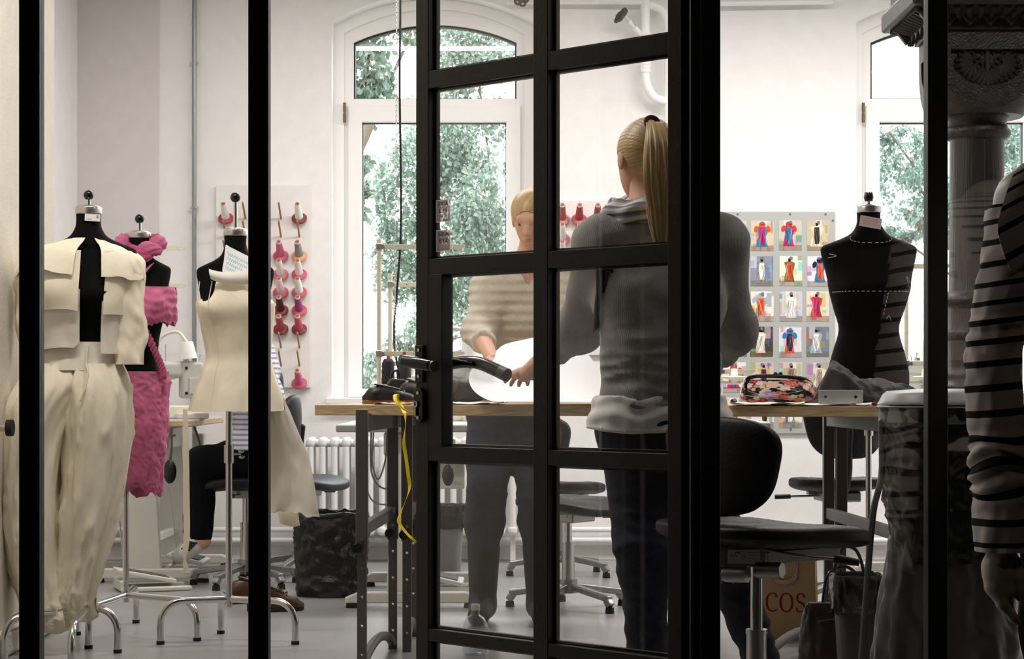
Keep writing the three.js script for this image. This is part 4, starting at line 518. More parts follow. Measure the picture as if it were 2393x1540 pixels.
function threadStand(label, p, turn, H, arms, reach = .24) {   // pole clamped to the table, arms with eyelets, cone trays below
  const o = thing('thread_stand', label, 'thread stand', [p.x, p.y, p.z], turn, 'thread stands of the sewing machines');
  part(o, 'pole', [cyl(.011, .011, H, 0, H / 2, 0, 16), cyl(.013, .013, .02, 0, H + .004, 0, 16)], mStand);
  for (const y of arms) { const a = part(o, 'arm', poly([[0, -.012], [reach - .02, -.012], [reach, .0], [reach, .012], [0, .012]], .008, .001, [ring(.005, 8, reach * .4, 0), ring(.005, 8, reach * .85, 0)]).translate(0, y, 0), mStand); part(a, 'clamp', [box(.03, .034, .034, 0, y, 0, .004), cyl(.009, .009, .02, .018, y, .016, 10, [PI / 2, 0, 0])], mNickel); }
  const y0 = .24, tr = part(o, 'cone_tray', [lathe([[.0, .0], [.012, 0], [.016, .012], [.03, .022], [.07, .032], [.07, .035], [.02, .04], [.016, .075], [0, .076]], 28, reach * .42, y0 - .06, 0), bar([0, y0 - .055, 0], [reach * .6, y0 - .055, 0], .008)], mStand); part(tr, 'cone_peg', cyl(.0035, .0035, .14, reach * .42, y0 + .08, 0, 8), mNickel);
  return o;
}
const tL = sewingTable('sewing table with a wooden edge behind the pink skirt', at(385, 0, 10.15), PI / 2, 1.05, .46, { wood: true });
overlocker('grey overlock sewing machine behind the pink dress form', V(at(415, 0, 10.0).x - .06, .824, at(415, 0, 10).z), .35);
threadStand('thread stand behind the pink dress form', V(at(352, 0, 10.2).x, .824, at(0, 0, 10.2).z), 0, .92, [.9, .7, .26], .19);
const tC = sewingTable('sewing table with white cast feet beneath the window and radiator', at(975, 0, 9.1), PI / 2, 1.15, .66);
overlocker('pale sewing machine behind the black shoes on the cutting table', V(at(1045, 0, 9.35).x, .824, at(0, 0, 9.35).z), .5);
threadStand('tall thread stand in front of the window above the black shoes', V(at(886, 0, 9.0).x, .824, at(0, 0, 9.0).z), 0, .84, [.82, .32], .4);
threadStand('shorter thread stand behind the tall one at the window', V(at(912, 0, 9.5).x, .824, at(0, 0, 9.5).z), 0, .71, [.67, .28], .2);
const tR = sewingTable('sewing table below the photo board', at(1650, 0, 9.6), PI / 2, 1.05, .5);
overlocker('sewing machine below the photo board behind the flowered bag', V(at(1600, 0, 9.75).x, .824, at(0, 0, 9.75).z), 2.6);
threadStand('thread stand with a pale tray in front of the photo board', V(at(1680, 0, 9.5).x, .824, at(0, 0, 9.5).z), 0, .3, [.24], .18);
const tW = sewingTable('sewing table under the window by the iron column', at(2170, 0, 9.7), PI / 2, 1.05, .6);
overlocker('sewing machine under the window by the iron column', V(at(2200, 0, 9.7).x, .824, at(0, 0, 9.7).z), 2.4);
threadStand('thread stand at the window beside the bare black dress form', V(at(2118, 0, 9.5).x, .824, at(0, 0, 9.5).z), 0, .78, [.76, .28], .22);
// thread cones standing on the machines' trays
const coneProfile = [[0, 0], [.03, 0], [.031, .004], [.025, .012], [.024, .085], [.016, .1], [.008, .101], [.008, .108], [0, .108]];
function standCone(px, py, d, color, label) { const p = at(px, py, d), o = thing('thread_cone', label, 'thread cone', [p.x, p.y, p.z], 0, 'dark thread cones beside the tall thread stand'); part(o, 'thread', lathe([[0, .004], [.03, .004], [.031, .02], [.029, .1], [.02, .118], [0, .119]], 24), M(color, .7)); part(o, 'spool_base', lathe([[0, 0], [.027, 0], [.027, .006], [0, .006]], 24), M(0xa8323a, .5)); part(o, 'spool_tip', cyl(.007, .009, .016, 0, .124, 0), M(0xa8323a, .5)); part(o, 'thread_pin', cyl(.002, .002, .1, .0, .17, 0, 6), mNickel); part(o, 'tray', cyl(.045, .045, .006, 0, -.003, 0, 24), mStand); part(o, 'tray_support', cyl(.007, .007, max(.02, p.y - .83), 0, -(max(.02, p.y - .83)) / 2 - .004, 0), mStand); }
standCone(907, 898, 8.95, 0x1b1420, 'purple-black thread cone beside the tall thread stand'); standCone(945, 889, 8.86, 0x26282b, 'charcoal thread cone behind the lock of the door');
// ---------- radiator ----------
{
  const z = at(0, 0, 10.82).z, y0 = .15, y1 = at(0, 1019, 10.8).y, o = thing('radiator', 'white cast-iron column radiator under the window', 'radiator', [at(715, 0, 10.8).x, 0, z]), n = 19, pitch = .0665;
  const sec = G([-1, 0, 1].map((k) => { const r = .019, g = tube([[0, y0 + .03, k * .055], [0, (y0 + y1) / 2, k * .055], [0, y1 - .03, k * .055]], r, 12, 4); g.scale(.95, 1, 1); return g; }).concat([box(.052, .06, .16, 0, y1 - .035, 0, .025), box(.052, .06, .16, 0, y0 + .035, 0, .025), cyl(.022, .022, pitch, 0, y1 - .04, 0, 14, [0, 0, PI / 2]), cyl(.022, .022, pitch, 0, y0 + .04, 0, 14, [0, 0, PI / 2])]));
  for (let i = 0; i < n; i++) { const s = part(o, 'section', sec, mPaint); s.position.x = i * pitch + .03; }
  for (const i of [1, n - 2]) part(o, 'bracket', box(.03, y0 + .02, .05, i * pitch + .03, (y0 + .02) / 2, 0, .004), mPaint);
  part(o, 'valve', [bar([-.03, y0 + .04, 0], [.0, y0 + .04, 0], .014), cyl(.018, .02, .05, -.05, y0 + .04, 0), bar([-.05, y0 + .04, 0], [-.05, .175, 0], .011)], mPaint);
}
// knee lifters, control box, treadle and cords of the two nearer sewing tables
{
  const add = (t, px, y0, y1, y2, d) => { t.updateMatrixWorld(true); const W = (x, y, dd = d) => t.worldToLocal(at(x, y, dd)); part(t, 'knee_arm', [tube([W(px + 2, y0), W(px + 3, (y0 + y1) / 2), W(px, y1)], .006, 8), bar(W(px - 8, y0 + 5), W(px + 12, y0 + 5), .007), bar(W(px + 2, y0 - 12), W(px + 2, y0 + 12), .009)], mDarkSteel); const c = W(px - 1, (y1 + y2) / 2), r = (y2 - y1) / 2 * d / FOCAL; part(t, 'knee_pad', egg(r * .3, r, r * .55, c.x, c.y, c.z, 24), mBlackPlastic); };
  add(tL, 398, 1012, 1074, 1130, 9.6);
  tC.updateMatrixWorld(true); const W = (x, y, d) => tC.worldToLocal(at(x, y, d)), c = W(1050, 1110, 8.75); part(tC, 'control_box', box(.06, .125, .14, c.x, c.y, c.z, .008), mMachineLight); add(tC, 1048, 1070, 1086, 1136, 8.62);
  const p = at(338, 0, 9.4), o = thing('foot_treadle', 'white sloping foot treadle with a grey mat beside the chrome stand', 'pedal', [p.x, 0, p.z], .35);
  part(o, 'frame', [box(.34, .02, .05, .04, .012, .1, .006), box(.34, .02, .05, .04, .012, -.1, .006), box(.03, .05, .22, -.12, .03, 0, .006)], mCast); const pl = part(o, 'plate', box(.29, .02, .17, 0, .072, 0, .006, [0, 0, -.2]), mCast); part(pl, 'mat', box(.2, .005, .13, .012, .081, 0, 0, [0, 0, -.2]), M(0x55595f, .7)); part(o, 'pull_rod', bar([-.1, .09, .02], [-.15, .55, .05], .004), mNickel);
  const q = at(885, 0, 8.95), k = thing('power_cord', 'grey power cords looping under the sewing table by the radiator', 'cord', [q.x, 0, q.z]), Q = (x, y, dz = 0) => { const v = at(x, y, 8.95); return [v.x - q.x, v.y, dz]; };
  part(k, 'cord', tube([Q(868, 1000), Q(866, 1070), Q(870, 1110), Q(885, 1135), Q(905, 1142), Q(925, 1120)], .0045, 7, 50), M(0x8b8c8e, .5)); part(k, 'cord', tube([Q(874, 1000, .02), Q(872, 1090, .03), Q(884, 1120, .03), Q(900, 1080, .02), Q(905, 1010, .01)], .004, 7, 50), M(0x8b8c8e, .5)); part(k, 'cord', tube([Q(856, 1050, .04), Q(858, 1140, .04), Q(875, 1172, .03), Q(905, 1178, .02), Q(940, 1160, 0)], .004, 7, 50), M(0xa2a3a5, .5));
}
// ---------- spool boards on the back wall ----------
const mPeg = M(0xa58668, .7), mBoard = M(0xffffff, .75, { map: patchy(.9, .885, .875, .015, 81) });
const flange = { red: 0xa83a44, pink: 0xc6737f, dark: 0x7f2f38, orange: 0xd89a70, rose: 0xc0566a };
const thread = { white: 0xeeeae4, red: 0xb02c3a, pink: 0xd2668c, grey: 0x8d8a88, dark: 0x4c2024, purple: 0x96406e, brick: 0xa9484a, black: 0x201c1e, light: 0xf0d9dc, rose: 0xc25062 };
const mats = {}, colorMat = (c, r = .7) => mats[c + '_' + r] ??= M(c, r);
const coneBody = lathe([[0, .012], [.024, .012], [.0235, .02], [.0165, .115], [.013, .12], [0, .12]], 22), coneFlange = lathe([[0, 0], [.043, 0], [.044, .004], [.04, .009], [.028, .016], [0, .018]], 26), coneCore = lathe([[0, .118], [.0145, .118], [.0145, .126], [.0055, .127], [.0055, .12], [0, .12]], 18), coneRing = new THREE.TorusGeometry(.0095, .0035, 8, 18).rotateX(PI / 2).translate(0, .127, 0);
const pegGeo = cyl(.0052, .0056, .14, 0, .07, 0, 10);
const nth = ['first', 'second', 'third', 'fourth', 'fifth', 'sixth', 'seventh', 'eighth', 'ninth', 'tenth'], TILT = .62;   // pegs rise towards the room
function spoolBoard(label, x0, x1, y0, y1, cols, rows, spools, where) {
  const a = back(x0, y1), b = back(x1, y0), z = WALL_BACK_Z + .015, o = thing('peg_board', label, 'peg board', [(a.x + b.x) / 2, a.y, z]);
  part(o, 'board', box(b.x - a.x, b.y - a.y, .024, 0, (b.y - a.y) / 2, 0, .002), mBoard);
  for (const py of rows) for (const px of cols) {
    const p = back(px, py + 14), rx = PI / 2 - TILT, m = part(o, 'peg', pegGeo, mPeg); m.position.set(p.x - o.position.x, p.y - o.position.y, .012); m.rotation.x = rx;
    const s = spools[px + ',' + py]; if (!s) continue;
    const c = thing('thread_cone', '', 'thread cone', [p.x, p.y, z + .02], 0, 'thread cones ' + where); c.rotation.x = rx; c.userData.label = `${s[2]} thread cone ${where}, ${nth[rows.indexOf(py)]} peg row, ${nth[cols.indexOf(px)]} column`;
    part(c, 'thread', coneBody, colorMat(thread[s[0]])); part(c, 'spool_base', coneFlange, colorMat(flange[s[1]], .5)); part(c, 'spool_core', [coneCore], colorMat(0xe9e2d6, .6)); part(c, 'core_ring', coneRing, colorMat(0xb8794a, .6));
  }
  return o;
}
const r1 = [498, 540, 585, 628, 670, 712, 756, 798, 840, 882], c1 = [530, 575, 616, 658, 701];
spoolBoard('white peg board with thread cones left of the arched window', 506, 726, 434, 906, c1, r1, {
  '530,498': ['white', 'red', 'white'], '701,498': ['white', 'dark', 'pale'], '616,498': ['red', 'red', 'red'], '658,585': ['pink', 'rose', 'pink'], '701,585': ['grey', 'orange', 'grey'], '575,585': ['rose', 'red', 'rose'], '616,585': ['red', 'red', 'red'], '658,628': ['white', 'pink', 'white'], '701,628': ['light', 'rose', 'pale pink'],
  '658,670': ['light', 'rose', 'blush'], '701,670': ['white', 'rose', 'white'], '616,670': ['pink', 'rose', 'pink'], '658,712': ['dark', 'dark', 'dark brown'], '701,712': ['purple', 'rose', 'purple'], '658,756': ['brick', 'dark', 'brick'], '701,756': ['rose', 'dark', 'rose'], '701,882': ['pink', 'rose', 'bright pink'],
}, 'left of the arched window');
const c2 = [1313, 1353, 1395, 1437, 1478, 1520], R2 = [500, 545, 585, 625, 662, 700, 742, 784];
spoolBoard('white peg board with thread cones behind the blonde woman', 1296, 1560, 470, 830, c2, R2, {
  '1313,500': ['brick', 'pink', 'brick'], '1353,500': ['red', 'rose', 'dark red'], '1395,500': ['brick', 'red', 'brick red'], '1437,500': ['red', 'red', 'red'], '1313,545': ['white', 'pink', 'white'], '1353,545': ['black', 'red', 'black'], '1395,545': ['red', 'red', 'red'], '1313,585': ['white', 'red', 'white'], '1353,585': ['rose', 'red', 'rose'], '1313,625': ['grey', 'orange', 'grey'], '1313,662': ['grey', 'pink', 'grey'], '1313,700': ['grey', 'dark', 'dark grey'], '1353,662': ['pink', 'rose', 'pink'],
}, 'behind the blonde woman');
// ---------- photo board ----------
{
  const a = back(1572, 1013), b = back(1950, 495), z = WALL_BACK_Z + .011, o = thing('photo_board', 'grey metal board hung with rows of garment photographs', 'board', [(a.x + b.x) / 2, a.y, z]), H = b.y - a.y, W = b.x - a.x;
  part(o, 'panel', box(W, H, .016, 0, H / 2, 0, .003), M(0xb4b8b6, .5, { metalness: .15 }));
  const screw = cyl(.006, .006, .004, 0, 0, 0, 10, [PI / 2, 0, 0]); for (const [px, py] of [[1723, 501], [1845, 501], [1928, 501], [1945, 516], [1847, 1003], [1600, 501], [1600, 1003], [1940, 1003]]) { const p = back(px, py), m = part(o, 'screw', screw, mNickel); m.position.set(p.x - o.position.x, p.y - o.position.y, .009); }
  const cols = [1584, 1648, 1717, 1780, 1846, 1911], rows = [551, 634, 716, 799, 882, 965], CW = 96, CH = 128, N = 36;
  const P = { k: '#1a1718', w: '#f2efea', g: '#8b8a8c', b: '#2d7fb0', m: '#c21f68', o: '#e2552a', r: '#d63a3a', c: '#e6dcc6', t: '#7a6a3a', d: '#3a2a22', n: '#23204a', p: '#b99a90', l: '#a9b7c8', v: '#4a2a5a', y: '#d8b24a' };
  const designs = ['b m o', 'm b r', 'c d -', 'g w -', 't o -', 'b o n', 'p o l', 'w w -', 'r m -', 'c w -', 'o n b', 'l w -', 'y v -', 'p t -', 'c p -', 'd k -', 'd c -', 'k d -'], bg = ['#d8c9ae', '#cfc6ba', '#cbbba0', '#8d97a6', '#f0ead8', '#ece9ee', '#efe8dc', '#cfd0d6', '#e8d8c4', '#4a4038', '#dedfe6', '#7c7f8c', '#cfc3bb', '#d9c6b6', '#b8a89c'];
  const atlas = drawTex(CW * 6, CH * 6, (c) => {
    for (let i = 0; i < N; i++) {
      const X = (i % 6) * CW, Y = (i / 6 | 0) * CH, k = (i * 7 + 3) % designs.length, [c0, c1x, c2x] = designs[i % designs.length].split(' ').map((q) => P[q]); c.save(); c.beginPath(); c.rect(X, Y, CW, CH); c.clip(); c.translate(X, Y);
      c.fillStyle = bg[i % bg.length]; c.fillRect(0, 0, CW, CH); for (let j = 0; j < 12; j++) { c.fillStyle = `rgba(${rr(40, 250) | 0},${rr(40, 230) | 0},${rr(40, 220) | 0},.4)`; c.fillRect(rr(-10, CW), rr(-10, CH), rr(6, 30), rr(10, 60)); } c.fillStyle = 'rgba(255,255,255,.45)'; c.fillRect(rr(0, 60), 0, 26, 50); c.fillStyle = 'rgba(110,95,80,.5)'; c.fillRect(0, 104, CW, 24);
      const cx = 48 + rr(-8, 8), s = rr(.85, 1.15), pth = (pts) => { c.beginPath(); c.moveTo(...pts[0]); for (let j = 1; j < pts.length; j++) { const [ax, ay] = pts[j - 1], [bx, by] = pts[j]; c.quadraticCurveTo(ax, (ay + by) / 2, bx, by); } c.closePath(); c.fill(); };
      c.fillStyle = P.k; c.fillRect(cx - 5, 12, 10, 16); c.fillStyle = c0; pth([[cx - 24 * s, 30], [cx - 12, 24], [cx + 12, 24], [cx + 24 * s, 30], [cx + 15, 66], [cx + 24 * s, 110], [cx - 24 * s, 110], [cx - 15, 66], [cx - 24 * s, 30]]);
      c.fillStyle = c1x; pth([[cx - 10, 30], [cx + 10, 30], [cx + 13, 70], [cx + 8, 100], [cx - 8, 100], [cx - 13, 70], [cx - 10, 30]]); if (c2x) { c.fillStyle = c2x; c.beginPath(); c.ellipse(cx, 18, 14, 12, 0, 0, 7); c.fill(); c.beginPath(); c.ellipse(cx - 24 * s, 36, 9, 14, .3, 0, 7); c.fill(); c.beginPath(); c.ellipse(cx + 24 * s, 36, 9, 14, -.3, 0, 7); c.fill(); }
      c.strokeStyle = 'rgba(30,20,20,.4)'; c.lineWidth = 1.6; for (let j = 0; j < 7; j++) { c.beginPath(); c.moveTo(cx + rr(-16, 16), 40); c.quadraticCurveTo(cx + rr(-20, 20), 70, cx + rr(-22, 22), 108); c.stroke(); } c.strokeStyle = 'rgba(255,255,255,.35)'; for (let j = 0; j < 4; j++) { c.beginPath(); c.moveTo(cx + rr(-16, 16), 36); c.lineTo(cx + rr(-20, 20), 104); c.stroke(); } c.restore();
    }
  }), mPhoto = M(0xffffff, .35, { map: atlas }), w = 53 * BW / FOCAL, h = 70 * BW / FOCAL, mMag = M(0xa9b0b4, .3, { metalness: .7 });
  const kinds = ['blue and magenta gown', 'magenta and blue dress', 'cream ruffled gown beside a brown one', 'grey bustled dress', 'olive jacket with an orange head', 'blue and orange dress', 'orange hat and beige bolero', 'white gathered blouse', 'red and magenta gown', 'cream draped gown', 'orange coat and navy dress', 'pale draped gown', 'yellow and violet dress', 'pale bodice and olive coat', 'cream and pink dress', 'brown and black dress', 'brown and cream dress', 'black and brown dress'];
  let n = 0; const order = [[0, 3], [0, 4], [0, 5], [1, 3], [1, 4], [1, 5], [2, 3], [2, 4], [2, 5], [3, 3], [3, 4], [3, 5], [4, 3], [4, 4], [4, 5], [0, 2], [1, 2], [2, 2], [3, 2], [4, 2], [5, 3], [5, 4], [5, 5], [5, 2], [0, 1], [1, 1], [2, 1], [3, 1], [4, 1], [5, 1], [0, 0], [1, 0], [2, 0], [3, 0], [4, 0], [5, 0]];
  for (const [r, q] of order) {
    const p = back(cols[q] + rr(-1.5, 1.5), rows[r] + rr(-1, 1)), t = thing('photograph', `photo of ${kinds[n % 18]}, ${nth[r]} row, ${nth[q]} column of the board`, 'photograph', [p.x, p.y - h / 2, z + .0092], 0, 'garment photographs on the grey board');
    const u0 = (n % 6) / 6, v1 = 1 - (n / 6 | 0) / 6, g = new THREE.PlaneGeometry(w, h).translate(0, h / 2, .0006), uv = g.attributes.uv; for (let i = 0; i < 4; i++) uv.setXY(i, u0 + uv.getX(i) / 6 * .98 + .001, v1 - (1 - uv.getY(i)) / 6 * .98 - .001);
    part(t, 'print', g, mPhoto); part(t, 'paper', box(w, h, .0008, 0, h / 2, 0), mPaper); part(t, 'magnet', cyl(.009, .009, .007, 0, h - .012, .004, 14, [PI / 2, 0, 0]), mMag); n++;
  }
}
// ---------- pipes and valve high on the wall ----------
{
  const o = thing('water_pipe', 'white painted water pipes with a bend high on the wall beside the photo board', 'pipe', [0, 0, WALL_BACK_Z + .09]), z = 0, B = (px, py, dz = 0) => { const q = back(px, py, BW - .09); return [q.x, q.y, dz]; };
  part(o, 'pipe', tube([B(1190, 4), B(1350, 4), B(1500, 5)], .016, 12), mPaint);
  part(o, 'pipe', [tube([B(1508, -120), B(1508, 60), B(1508, 160), B(1512, 200), B(1530, 228), B(1556, 238)], .026, 16, 60)], mPaint);
  part(o, 'pipe', tube([B(1520, 12), B(1545, 22), B(1560, 50), B(1562, 120), B(1562, 235), B(1562, 330), B(1562, 905)], .024, 16, 80), mPaint);
  for (const py of [80, 150, 158, 166]) part(o, 'collar', lathe([[.026, -.012], [.033, -.01], [.033, .01], [.026, .012]], 22).translate(...B(1508, py)), mPaint);
  part(o, 'pipe', tube([B(1680, 8), B(1820, 6), B(1940, 4)], .016, 12), mPaint);
  const st = part(o, 'valve_stem', [bar(B(1500, 82), B(1482, 66, .02), .016), bar(B(1482, 66, .02), B(1460, 42, .04), .008), bar(B(1474, 58, .03), B(1468, 52, .035), .014)], mPaint);
  const C = V(...B(1450, 40, .05)), ax = V(-.75, .55, .4).normalize(), qn = new THREE.Quaternion().setFromUnitVectors(V(0, 0, 1), ax), fl = []; for (let i = 0; i < 5; i++) fl.push(new THREE.TorusGeometry(.02, .009, 8, 18).translate(.026 * cos(i * 1.2566), .026 * sin(i * 1.2566), 0)); fl.push(cyl(.012, .012, .02, 0, 0, 0, 12, [PI / 2, 0, 0]));
  part(st, 'hand_wheel', G(fl).applyQuaternion(qn).translate(C.x, C.y, C.z), M(0x5c5a50, .5, { metalness: .5 }));
  const C2 = V(...B(1218, 2, .05)); part(o, 'hand_wheel', G([0, 1, 2, 3, 4].map((i) => new THREE.TorusGeometry(.017, .007, 8, 16).translate(.022 * cos(i * 1.2566), .022 * sin(i * 1.2566), 0))).translate(C2.x, C2.y, C2.z), M(0x5c5048, .5, { metalness: .5 }));
  const p2 = thing('wall_conduit', 'thin grey metal conduit running up the wall left of the peg board', 'pipe', [back(456, 0).x, .19, WALL_BACK_Z + .03]); part(p2, 'conduit', cyl(.0125, .0125, CEILING - .22, 0, (CEILING - .22) / 2, 0, 14), mZinc); for (const py of [487, 150]) part(p2, 'clamp', [box(.05, .012, .02, 0, back(0, py).y - .19, 0, .003), cyl(.007, .007, .014, .02, back(0, py).y - .19, .012, 8, [PI / 2, 0, 0])], mNickel);
}
// black cable and chain hanging in front of the window
{
  const d = 9.3, q = at(936, 0, d), o = thing('hanging_cable', 'black power cable hanging in front of the arched window', 'cable', [q.x, 0, q.z]), W = (px, py) => { const v = at(px, py, d); return [v.x - q.x, v.y, 0]; };
  part(o, 'cable', tube([[0, CEILING, 0], W(936, -20), W(934, 200), W(937, 420), W(936, 560), W(926, 700), W(921, 760), W(923, 820), W(932, 868)], .0055, 8, 90), mBlackPlastic); part(o, 'plug', [bar(W(932, 868), W(936, 900), .014)], mBlackPlastic);
  const c = thing('bead_chain', 'thin metal chain hanging beside the black power cable', 'chain', [q.x - .012, 0, q.z + .01]), link = new THREE.TorusGeometry(.0055, .0014, 6, 12).scale(.7, 1.5, 1), ls = []; for (let y = at(0, 830, d).y, i = 0; y < CEILING; y += .0125, i++) ls.push(link.clone().rotateY(i % 2 * PI / 2).translate(-.01 + .004 * sin(y * 3), y, 0));
  part(c, 'links', ls, mNickel).userData.kind = 'stuff';
}
// ---------- cast-iron column ----------
{
  const d = 7.15, k = d / FOCAL, P = at(2283, 0, d), Y = (py) => at(0, py, d).y, o = thing('iron_column', 'dark cast-iron column with a carved cushion capital', 'column', [P.x, 0, P.z]);
  const mIron = M(0xffffff, .42, { metalness: .25, map: patchy(.22, .21, .2, .25, 91, [1.2, 1.2]), bumpMap: grit, bumpScale: .0018 });
  const s = .101; part(o, 'shaft', lathe([[0, 0], [.19, 0], [.19, .06], [.165, .075], [.165, .3], [.15, .33], [.15, Y(905)], [.145, Y(898)], [.12, Y(890)], [.13, Y(882)], [.13, Y(872)], [.112, Y(862)], [.112, Y(800)], [.122, Y(794)], [.122, Y(776)], [.11, Y(770)], [.108, Y(720)], [.125, Y(712)], [.128, Y(700)], [.118, Y(690)], [s + .002, Y(680)], [s, Y(600)], [s - .002, Y(330)], [.108, Y(326)], [.122, Y(318)], [.124, Y(308)], [.112, Y(300)], [.106, Y(292)], [.11, Y(282)], [.118, Y(276)], [.118, Y(262)], [.09, Y(255)], [0, Y(255)]], 56), mIron);
  const hw = .178, R0 = hw * 1.4143, cyS = Y(268) + hw, prof = [[0, Y(276)]]; for (let i = 0; i <= 20; i++) { const y = lerp(Y(276), cyS, i / 20); prof.push([sqrt(max(0, R0 * R0 - pow(cyS - y, 2))), y]); } prof.push([R0 * 1.01, Y(88)], [0, Y(88)]);
  const ev = new Evaluator(); ev.useGroups = false; const A = new Brush(box(hw * 2, Y(86) - Y(278), hw * 2, 0, (Y(86) + Y(278)) / 2, 0)), B = new Brush(mergeVertices(lathe(prof, 72))); A.updateMatrixWorld(); B.updateMatrixWorld(); const C = ev.evaluate(A, B, INTERSECTION).geometry; C.clearGroups();
  const lun = (r) => { const p = [], cy = Y(150); for (let i = 0; i <= 24; i++) { const a = PI + PI * i / 24; p.push([r * cos(a), cy + r * .78 * sin(a)]); } p.push([r, Y(134)], [-r, Y(134)]); return p; };
  let cap = new Brush(C); cap.updateMatrixWorld(); for (let q = 0; q < 4; q++) { const L = new Brush(poly(lun(.137), .04).translate(0, 0, hw).rotateY(q * PI / 2)); L.updateMatrixWorld(); cap = ev.evaluate(cap, L, SUBTRACTION); cap.updateMatrixWorld(); }
  cap.geometry.clearGroups(); part(o, 'capital', toCreasedNormals(clean(cap.geometry), .6), mIron);
  // palmettes in the lunettes
  const pal = []; const leafFan = (cx, cy, dir, R, n, spread) => { for (let i = 0; i < n; i++) { const t = n > 1 ? i / (n - 1) - .5 : 0, a = dir + t * spread, len = R * (1 - .35 * abs(t) * 1.2); pal.push(new THREE.SphereGeometry(1, 10, 8).scale(len * .46, R * .15, .011).translate(len * .52, 0, 0).rotateZ(a).translate(cx, cy, 0)); pal.push(new THREE.SphereGeometry(R * .14, 8, 6).scale(1, 1, .7).translate(cx + len * .93 * cos(a), cy + len * .93 * sin(a), 0)); } };
  const yc = Y(185); leafFan(0, yc + .01, -PI / 2, .082, 9, 2.5); leafFan(.045, yc + .035, -.35, .078, 8, 2.3); leafFan(-.045, yc + .035, PI + .35, .078, 8, 2.3);
  for (const [x, y, r] of [[.03, .03, .012], [-.03, .03, .012], [.062, .066, .013], [-.062, .066, .013], [.036, .05, .009], [-.036, .05, .009]]) pal.push(new THREE.TorusGeometry(r, r * .36, 8, 16).translate(x, yc + y - .005, .004)); pal.push(new THREE.SphereGeometry(1, 10, 8).scale(.011, .055, .012).translate(0, yc + .04, 0)); for (const x of [-.02, 0, .02]) pal.push(ball(.007, x, Y(140), 0, 8));
  const palGeo = G(pal); for (let q = 0; q < 3; q++) part(o, 'palmette', palGeo.clone().translate(0, 0, hw - .018).rotateY(-PI / 2 + q * PI / 2), mIron);
  part(o, 'zigzag_band', box(.386, Y(62) - Y(90), .386, 0, (Y(62) + Y(90)) / 2, 0, .004), mIron);
  const tooth = []; for (let q = 0; q < 4; q++) for (let i = -3; i <= 3; i++) tooth.push(poly([[-.034, .026], [.034, .026], [0, -.018]], .026, .004).translate(i * .074, (Y(64) + Y(88)) / 2 + .004, .2).rotateY(q * PI / 2)); tooth.forEach((g) => part(o, 'tooth', g, mIron));
  part(o, 'cavetto', loft([[Y(64), .2, .2], [Y(58), .215, .215], [Y(50), .25, .25], [Y(44), .275, .275]], { e: 14, seg: 80, n: 12, caps: true }), mIron);
  const flute = []; for (let q = 0; q < 4; q++) for (let i = -5; i <= 5; i++) part(o, 'flute', bar([i * .038, Y(64), .205], [i * .046, Y(46), .272], .009, .014, 8).rotateY(q * PI / 2), mIron);
  part(o, 'abacus', [box(.6, .075, .6, 0, Y(44) + .035, 0, .014), box(.54, .4, .54, 0, Y(44) + .27, 0, .012), box(.5, CEILING - Y(44) - .4, .5, 0, (CEILING + Y(44) + .4) / 2, 0)], mIron);
  part(o, 'casting_seam', box(.004, Y(335) - Y(670), .004, .004, (Y(335) + Y(670)) / 2, s - .001), M(0x4a4036, .8));
}
// ---------- bins and bags ----------
const mBag = M(0x0b0b0d, .2, { bumpMap: leatherTex, bumpScale: .003 }), mBagDull = M(0x121110, .34), mGreyPlastic = M(0x85878a, .5);
const crumple = (sd, amp) => (a, v, y) => amp * (1 - 2 * abs(N3(cos(a) * 2.4 + sd, sin(a) * 2.4, y * 9))) + amp * .5 * N3(cos(a) * 6, sin(a) * 6 + sd, y * 24) + amp * .3 * N3(cos(a) * 15, sin(a) * 15 + sd, y * 40);
{
  const p = at(775, 0, 9.16), o = thing('waste_bin', 'wide bin lined with a shiny black bag below the radiator', 'bin', [p.x, 0, p.z]);
  part(o, 'liner', loft([[.395, .155, .14], [.37, .172, .155], [.3, .17, .15], [.15, .165, .145], [.04, .16, .14], [.0, .15, .13]], { seg: 90, n: 60, e: 3, thick: .002, ripple: crumple(3, .009), lift: (q, a, v) => { q[1] = max(.001, q[1] + smooth(.2, 0, v) * .012 * N3(a * 3, 0, 4)); return q; } }), mBag);
  part(o, 'bin_body', loft([[.34, .148, .13], [.002, .14, .122]], { seg: 40, n: 4, e: 3, caps: true }), mGreyPlastic); part(o, 'rim_roll', tube(Array.from({ length: 16 }, (_, i) => { const a = i / 16 * 2 * PI; return [.165 * sp(cos(a), .7), .385 + .008 * N3(i, 0, 2), .148 * sp(sin(a), .7)]; }), .012, 8, 90, true), mBag);
}
function lidless(name, label, p, w, h, m, group) {
  const o = thing('waste_bin', label, 'bin', [p.x, 0, p.z]); part(o, 'bin_body', loft([[h, w / 2, w / 2], [h * .98, w / 2, w / 2], [0.001, w * .37, w * .37]], { seg: 48, n: 8, e: 4, thick: .003 }), m);
  part(o, 'bin_floor', box(w * .68, .004, w * .68, 0, .004, 0), m);
  part(o, 'liner', loft([[h + .012, w * .46, w * .46], [h + .02, w * .53, w * .53], [h - .03, w * .545, w * .545], [h - .1, w * .52, w * .52]], { seg: 90, n: 30, e: 4, thick: .0015, ripple: crumple(p.x * 7, .006), lift: (q, a, v) => { q[1] += v * .012 * N3(a * 2, 3, 1); return q; } }), mBag); return o;
}
lidless('bin', 'small grey bin with a black liner beneath the sewing table', at(1046, 0, 9.75), .17, .375, mGreyPlastic);
lidless('bin', 'tall grey bin with a shiny black liner next to the brown handbag', at(2003, 0, 6.3), .15, .36, M(0x3c3c3e, .6));
